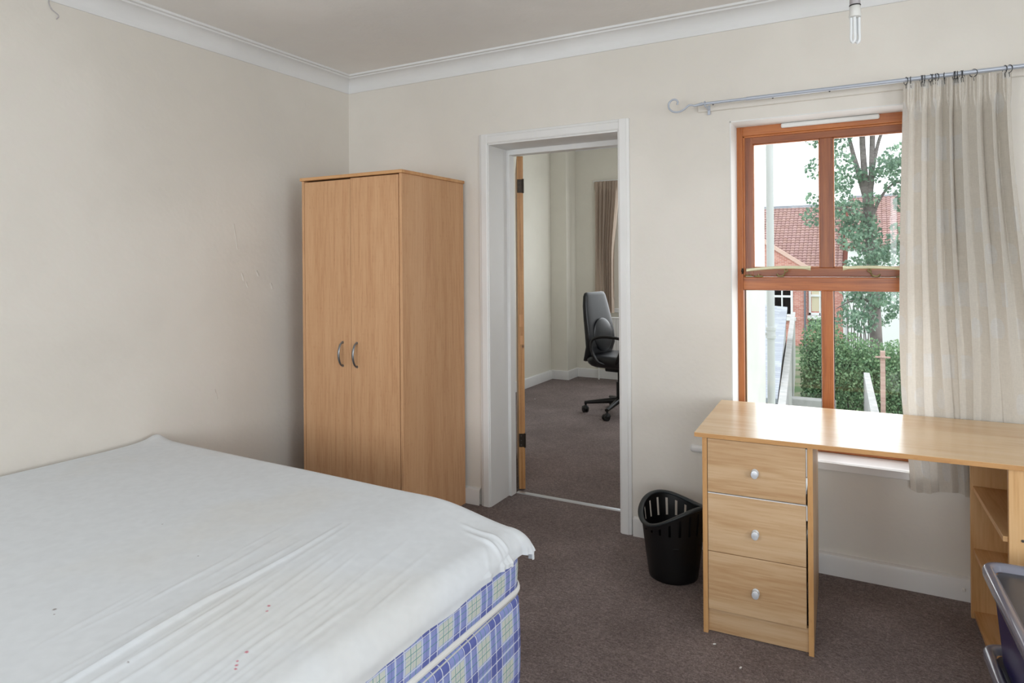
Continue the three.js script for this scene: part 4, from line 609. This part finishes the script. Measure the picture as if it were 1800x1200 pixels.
{
  const h = thing('brick_house', 'red brick house with pantiled roof and white sash windows beyond the hedge', 'house', [0, 0, 0]);
  obj('wall', box(-9, -1.30, GY, 0.78, -42, -38, 0), M.brick, h);
  const s = new THREE.Shape([[-9, GY], [-3.12, GY], [-3.12, 0.84], [-5.28, 2.28], [-6.2, 2.9], [-9, 1.0]].map(([x, y]) => new THREE.Vector2(x, y)));
  obj('gable', uvBox(new THREE.ExtrudeGeometry(s, { depth: 0.25, bevelEnabled: false }).translate(0, 0, -38), 'x'), M.brick, h);
  obj('verge', quad([[-3.0, 0.70, -37.68], [-3.0, 0.92, -37.68], [-6.2, 3.05, -37.68], [-6.2, 2.83, -37.68]], 0.35), std({ color: 0xd9b9ae, roughness: 0.9 }), h, 'pale pink mortared gable verge');
  const roof = obj('roof', quad([[-9, 0.72, -37.9], [-1.25, 0.72, -37.9], [-1.25, 4.3, -42], [-9, 4.3, -42]], 0.1), std({ color: 0x7d4a40, roughness: 1 }), h);
  tiles(roof, -9, -1.28, 0.72, -37.9, 4.3, -42, 51);
  obj('ridge', box(-9, -1.25, 4.28, 4.46, -42.15, -41.85, 0.04), M.slate, h);
  houseWindow(h, -5.2, -3.80, -1.70, 0.40, -37.72, [0.33, 0.62]);
  houseWindow(h, -3.06, -2.0, -1.60, 0.40, -37.98, [0.5]);
  obj('curtain', box(-2.92, -2.15, -1.4, 0.3, -38.0, -37.995, 0), std({ color: 0xd8cfb6, roughness: 1 }), h);
  obj('lower_window', box(-3.06, -2.0, -2.35, -1.85, -38.02, -37.96, 0.01), M.darkGlass, h);
  obj('downpipe', rod([-3.22, GY, -37.68], [-3.22, 0.7, -37.68], 0.05, 10), std({ color: 0x6d7480, roughness: 0.6 }), h);
  obj('corner_pipe', rod([-1.36, GY, -37.9], [-1.36, 0.7, -37.9], 0.10, 12), M.whiteRender, h);
}
{
  const h = thing('white_house', 'white rendered house with red tiled roof behind the tall tree', 'house', [0, 0, 0]);
  obj('wall', box(-1.15, 6, GY, 1.95, -40, -36, 0), M.whiteRender, h);
  const roof = obj('roof', quad([[-1.2, 1.9, -35.8], [6, 1.9, -35.8], [6, 4.55, -40], [-1.2, 4.55, -40]], 0.1), std({ color: 0x7d4a40, roughness: 1 }), h);
  tiles(roof, -1.2, 6, 1.9, -35.8, 4.55, -40, 52);
  obj('ridge', box(-1.2, 6, 4.5, 4.68, -40.15, -39.85, 0.04), M.slate, h);
}
{
  const h = thing('outhouse', 'low outhouse with a grey slate roof behind the white downpipe', 'outhouse');
  obj('roof', quad([[-2.05, -0.95, -11.5], [-1.40, -0.95, -11.5], [-2.16, -0.02, -20], [-3.2, 0.05, -20]], 0.08), M.slate, h);
  obj('wall', [quad([[-2.05, GY, -11.6], [-1.45, GY, -11.6], [-1.45, -1.03, -11.6], [-2.05, -1.03, -11.6]], 0.2), quad([[-1.45, GY, -11.6], [-2.2, GY, -20], [-2.2, -0.11, -20], [-1.45, -1.03, -11.6]], 0.1)], M.coping, h);
}
tag(obj('garden_wall', [quad([[-1.24, -0.9, -10.0], [-1.13, -0.9, -10.0], [-2.95, -0.9, -30.2], [-3.12, -0.9, -30.2]], 0.09), quad([[-1.14, GY, -10.0], [-2.96, GY, -30.2], [-2.96, -0.98, -30.2], [-1.14, -0.98, -10.0]], 0.1)], M.coping), 'long garden wall with pale stone coping running beside the slate-roofed outhouse', 'wall');
tag(obj('boundary_wall', [quad([[0.06, -0.9, -7.5], [0.17, -0.9, -7.5], [-0.11, -0.9, -14.6], [-0.21, -0.9, -14.6]], 0.09), quad([[0.07, GY, -7.5], [0.16, GY, -7.5], [0.16, -0.98, -7.5], [0.07, -0.98, -7.5]], 0.1), quad([[-0.12, GY, -14.6], [-0.21, GY, -14.6], [-0.21, -0.98, -14.6], [-0.12, -0.98, -14.6]], 0.1), quad([[0.07, -0.98, -7.5], [-0.20, -0.98, -14.6], [-0.20, GY, -14.6], [0.07, GY, -7.5]], 0.1)], M.coping), 'white-topped boundary wall leading to the hedge beside the wooden post', 'wall');
{
  const t = thing('line_post', 'weathered pinkish wooden washing line post with a short cross arm in the garden', 'post', [0.095, GY, -12]);
  const m = std({ map: texture(128, 256, (u, v) => mix3(rgb(214, 190, 182), rgb(176, 140, 130), fbm(u, v, 20, 5, 3, 2)), true, 0.2, 1), roughness: 1 });
  obj('post_shaft', box(-0.035, 0.035, 0, 3.05, -0.035, 0.035, 0.004, 'y'), m, t); obj('cross_arm', box(-0.105, 0.105, 2.945, 2.97, 0.036, 0.06, 0.003, 'x'), m, t);
}
{
  const t = thing('downpipe', 'white cast-iron downpipe with a collar against the white side wall outside the window', 'downpipe', [-0.935, 0, -7.2]), m = std({ color: new THREE.Color(0.60, 0.62, 0.63), roughness: 0.5 });
  obj('pipe', rod([0, GY, 0], [0, 2.45, 0], 0.037, 18), m, t);
  for (const y of [0.60, 0.52]) obj('collar', rod([0, y - 0.016, 0], [0, y + 0.016, 0], 0.049, 20), m, t);
  obj('socket', rod([0, 0.51, 0], [0, 0.61, 0], 0.043, 20), m, t);
  obj('swan_neck', tube([[0, 2.42, 0], [0, 2.5, 0], [-0.02, 2.56, -0.02], [-0.03, 2.64, -0.03]], 0.037, 20, 14), m, t);
  obj('lug', box(-0.075, 0.0, 0.535, 0.555, -0.01, 0.01, 0.003), m, t);
}
// leaves: small lobed blades scattered over crowns
const leafGeo = (() => { const s = new THREE.Shape(), n = 10; for (let i = 0; i <= n; i++) { const a = (i / n) * 6.2832 - 1.57, r = i % 2 ? 0.28 : 0.5 - 0.06 * Math.abs(((i / 2) | 0) - 2); i ? s.lineTo(Math.cos(a) * r, Math.sin(a) * r + 0.3) : s.moveTo(Math.cos(a) * r, Math.sin(a) * r + 0.3); } const g = new THREE.ShapeGeometry(s), p = g.attributes.position; for (let i = 0; i < p.count; i++) p.setZ(i, 0.25 * p.getX(i) ** 2 - 0.15 * p.getY(i) ** 2); g.computeVertexNormals(); return g; })();
M.leaf = phy({ color: 0xffffff, roughness: 0.7, transmission: 0.3, thickness: 0 });
function leaves(parent, spots, count, size, seed, c0, c1, inner = 0.55) {       // spots: [x, y, z, rx, ry, rz, weight]
  const r = rng(seed), m = new THREE.InstancedMesh(leafGeo, M.leaf, count), o = new THREE.Object3D(), c = new THREE.Color(), tot = spots.reduce((a, s) => a + (s[6] ?? 1), 0); m.name = 'foliage'; m.userData.kind = 'stuff'; m.castShadow = m.receiveShadow = true;
  for (let k = 0; k < count; k++) {
    let w = r() * tot, i = 0; while (i < spots.length - 1 && (w -= spots[i][6] ?? 1) > 0) i++;
    const s = spots[i], th = r() * 6.2832, cz = r() * 2 - 1, q = Math.sqrt(1 - cz * cz), R = inner + (1.05 - inner) * Math.pow(r(), 0.6);
    o.position.set(s[0] + s[3] * R * q * Math.cos(th), s[1] + s[4] * R * q * Math.sin(th), s[2] + s[5] * R * cz);
    o.rotation.set((r() - 0.7) * 2.2, r() * 6.2832, (r() - 0.5) * 2); o.scale.setScalar(size * (0.65 + 0.7 * r())); o.updateMatrix(); m.setMatrixAt(k, o.matrix);
    const n = r(); c.setRGB(lerp(c0[0], c1[0], n), lerp(c0[1], c1[1], n), lerp(c0[2], c1[2], n)); m.setColorAt(k, c);
  }
  parent.add(m);
}
const leafDark = [0.10, 0.20, 0.14], leafPale = [0.30, 0.46, 0.32];
{
  const t = thing('tall_tree', 'tall tree with forking grey trunk and lobed green leaves outside the right-hand panes', 'tree', [0, 0, 0]);
  const Z = -22, tr = (p, r) => limb(p.map(([x, y, z]) => [x, y, Z + (z ?? 0)]), r);
  obj('trunk', [tr([[0.205, GY], [0.088, -2.953], [0.015, -1.091], [-0.029, 0.229], [-0.073, 1.212], [-0.117, 1.872], [-0.147, 2.547], [-0.176, 3.133]], [0.22, 0.191, 0.169, 0.154, 0.147, 0.147, 0.154, 0.147])], M.bark, t);
  for (const [p, r] of [[[[-0.176, 2.913], [-0.381, 3.72], [-0.528, 4.307], [-0.675, 4.967], [-1.1, 6.287]], [0.103, 0.081, 0.066, 0.051, 0.029]], [[[-0.191, 2.987], [-0.264, 3.94], [-0.308, 4.879], [-0.352, 7.02]], [0.11, 0.088, 0.081, 0.044]], [[[-0.147, 2.987], [-0.073, 3.793], [-0.044, 4.849], [0.029, 7.02]], [0.103, 0.081, 0.073, 0.044]], [[[-0.059, 3.793], [0.044, 4.38], [0.161, 4.849], [0.499, 5.553]], [0.059, 0.051, 0.044, 0.029]], [[[-0.132, 2.253, 0.147], [-0.44, 2.62, 0.22], [-0.807, 2.796, 0.147], [-1.393, 2.767, 0]], [0.066, 0.051, 0.037, 0.015]], [[[-0.088, 2.473], [0.147, 3.06], [0.44, 3.427], [0.733, 3.5]], [0.059, 0.044, 0.029, 0.015]], [[[-0.073, 1.3], [-0.44, 1.667], [-0.88, 1.769], [-1.32, 2.18]], [0.066, 0.044, 0.029, 0.015]], [[[0, -0.167], [-0.293, 0.127], [-0.66, 0.053], [-1.027, -0.167]], [0.044, 0.029, 0.022, 0.012]]]) obj('branch', tr(p, r), M.bark, t);
  const C = [[-1.555, 4.028, 0.249], [-1.613, 3.089, 0.176], [-1.584, 2.561, 0.264], [-0.939, 4.673, 0.293], [-0.851, 3.999, 0.293], [-0.851, 3.573, 0.264], [-0.587, 3.72, 0.235], [-0.88, 3.075, 0.293], [-0.704, 2.679, 0.293], [-0.396, 2.737, 0.235], [-0.807, 2.327, 0.293], [-0.44, 2.18, 0.323], [-0.587, 1.828, 0.293], [-0.264, 1.828, 0.264], [-0.088, 3.691, 0.235], [0.147, 3.867, 0.235], [0.367, 3.793, 0.249], [0.587, 4.087, 0.293], [0.499, 3.339, 0.205], [0.66, 2.767, 0.176], [0.616, 2.121, 0.176], [-0.117, 1.491, 0.264], [0.323, 1.667, 0.293], [0.557, 1.447, 0.323], [-0.557, 1.095, 0.205], [0.073, 1.153, 0.293], [-0.425, 0.244, 0.264], [-0.132, 0.097, 0.293], [-0.719, -0.431, 0.264], [-0.293, -0.46, 0.293], [-1.027, 3.427, 0.205], [0.88, 3.793, 0.44], [0.909, 2.913, 0.367], [-0.733, 5.553, 0.587], [0.293, 5.7, 0.733], [-1.32, 5.113, 0.44], [-0.147, 2.4, 0.205], [-0.147, 2.033, 0.235], [0.029, 1.373, 0.235], [-0.235, 1.007, 0.235], [0.147, 0.787, 0.235], [-0.073, 2.987, 0.176], [-0.367, 0.64, 0.235], [0.22, 0.273, 0.293]];
  leaves(t, C.map(([x, y, r], i) => [x, y, Z + 0.44 + (((i * 29) % 13) - 6) * 0.1, r * 1.3, r * 1.15, 0.46, r * r]), 9500, 0.112, 61, leafDark, leafPale);
}
{
  const t = thing('hedge', 'dense green hedge across the end of the garden in front of the brick house', 'hedge', [0, 0, 0]), Z = -20;
  const B = [[-1.42, -1.45, 0.44, 1.15], [-1.1, -1.75, 0.55, 1.25], [-0.6, -1.9, 0.6, 1.15], [-0.1, -1.95, 0.6, 1.1], [0.45, -1.95, 0.6, 1.1], [1.1, -1.9, 0.7, 1.15], [-1.58, -2.4, 0.26, 0.8]];
  for (const [x, y, rx, ry] of B) for (let k = 0; k < 4; k++) obj('stem', limb([[x, GY, Z], [x + rx * 0.2 * (k - 1.5), (y + GY) / 2, Z + 0.1 * (k % 2)], [x + rx * 0.4 * (k - 1.5), y + ry * 0.4, Z - 0.1 * (k % 2)]], [0.03, 0.02, 0.008], 6), M.bark, t);
  leaves(t, B.map(([x, y, rx, ry]) => [x, y, Z, rx, ry, 0.62, rx * ry]), 32000, 0.074, 62, [0.13, 0.27, 0.14], [0.34, 0.50, 0.27], 0.2);
}
{
  const t = thing('garden_shrub', 'pale twiggy shrub standing between the hedge and the white house', 'shrub', [0, 0, 0]), r = rng(8);
  for (let i = 0; i < 14; i++) { const x = -0.75 + 0.06 * i, a = (r() - 0.5) * 0.9; obj('stem', limb([[x * 0.4 - 0.3, GY, -24], [x, -1.4, -24], [x + a * 0.4, -0.4 + r() * 0.3, -24 + a], [x + a, 0.5 + r() * 0.5, -24 + a]], [0.03, 0.02, 0.014, 0.006], 6), M.bark, t); }
  leaves(t, [[-0.5, -0.1, -24, 0.5, 0.6, 0.5, 1], [0.1, -0.3, -24, 0.5, 0.6, 0.5, 1], [0.5, 0.1, -24, 0.4, 0.7, 0.5, 1]], 900, 0.12, 63, leafDark, leafPale);
}
tag(obj('low_wall', box(-1.95, -0.9, GY, -2.28, -18.9, -18.6, 0.04, 'x'), M.coping), 'low grey stone wall at the foot of the hedge', 'wall');
renderer.render(scene, camera);
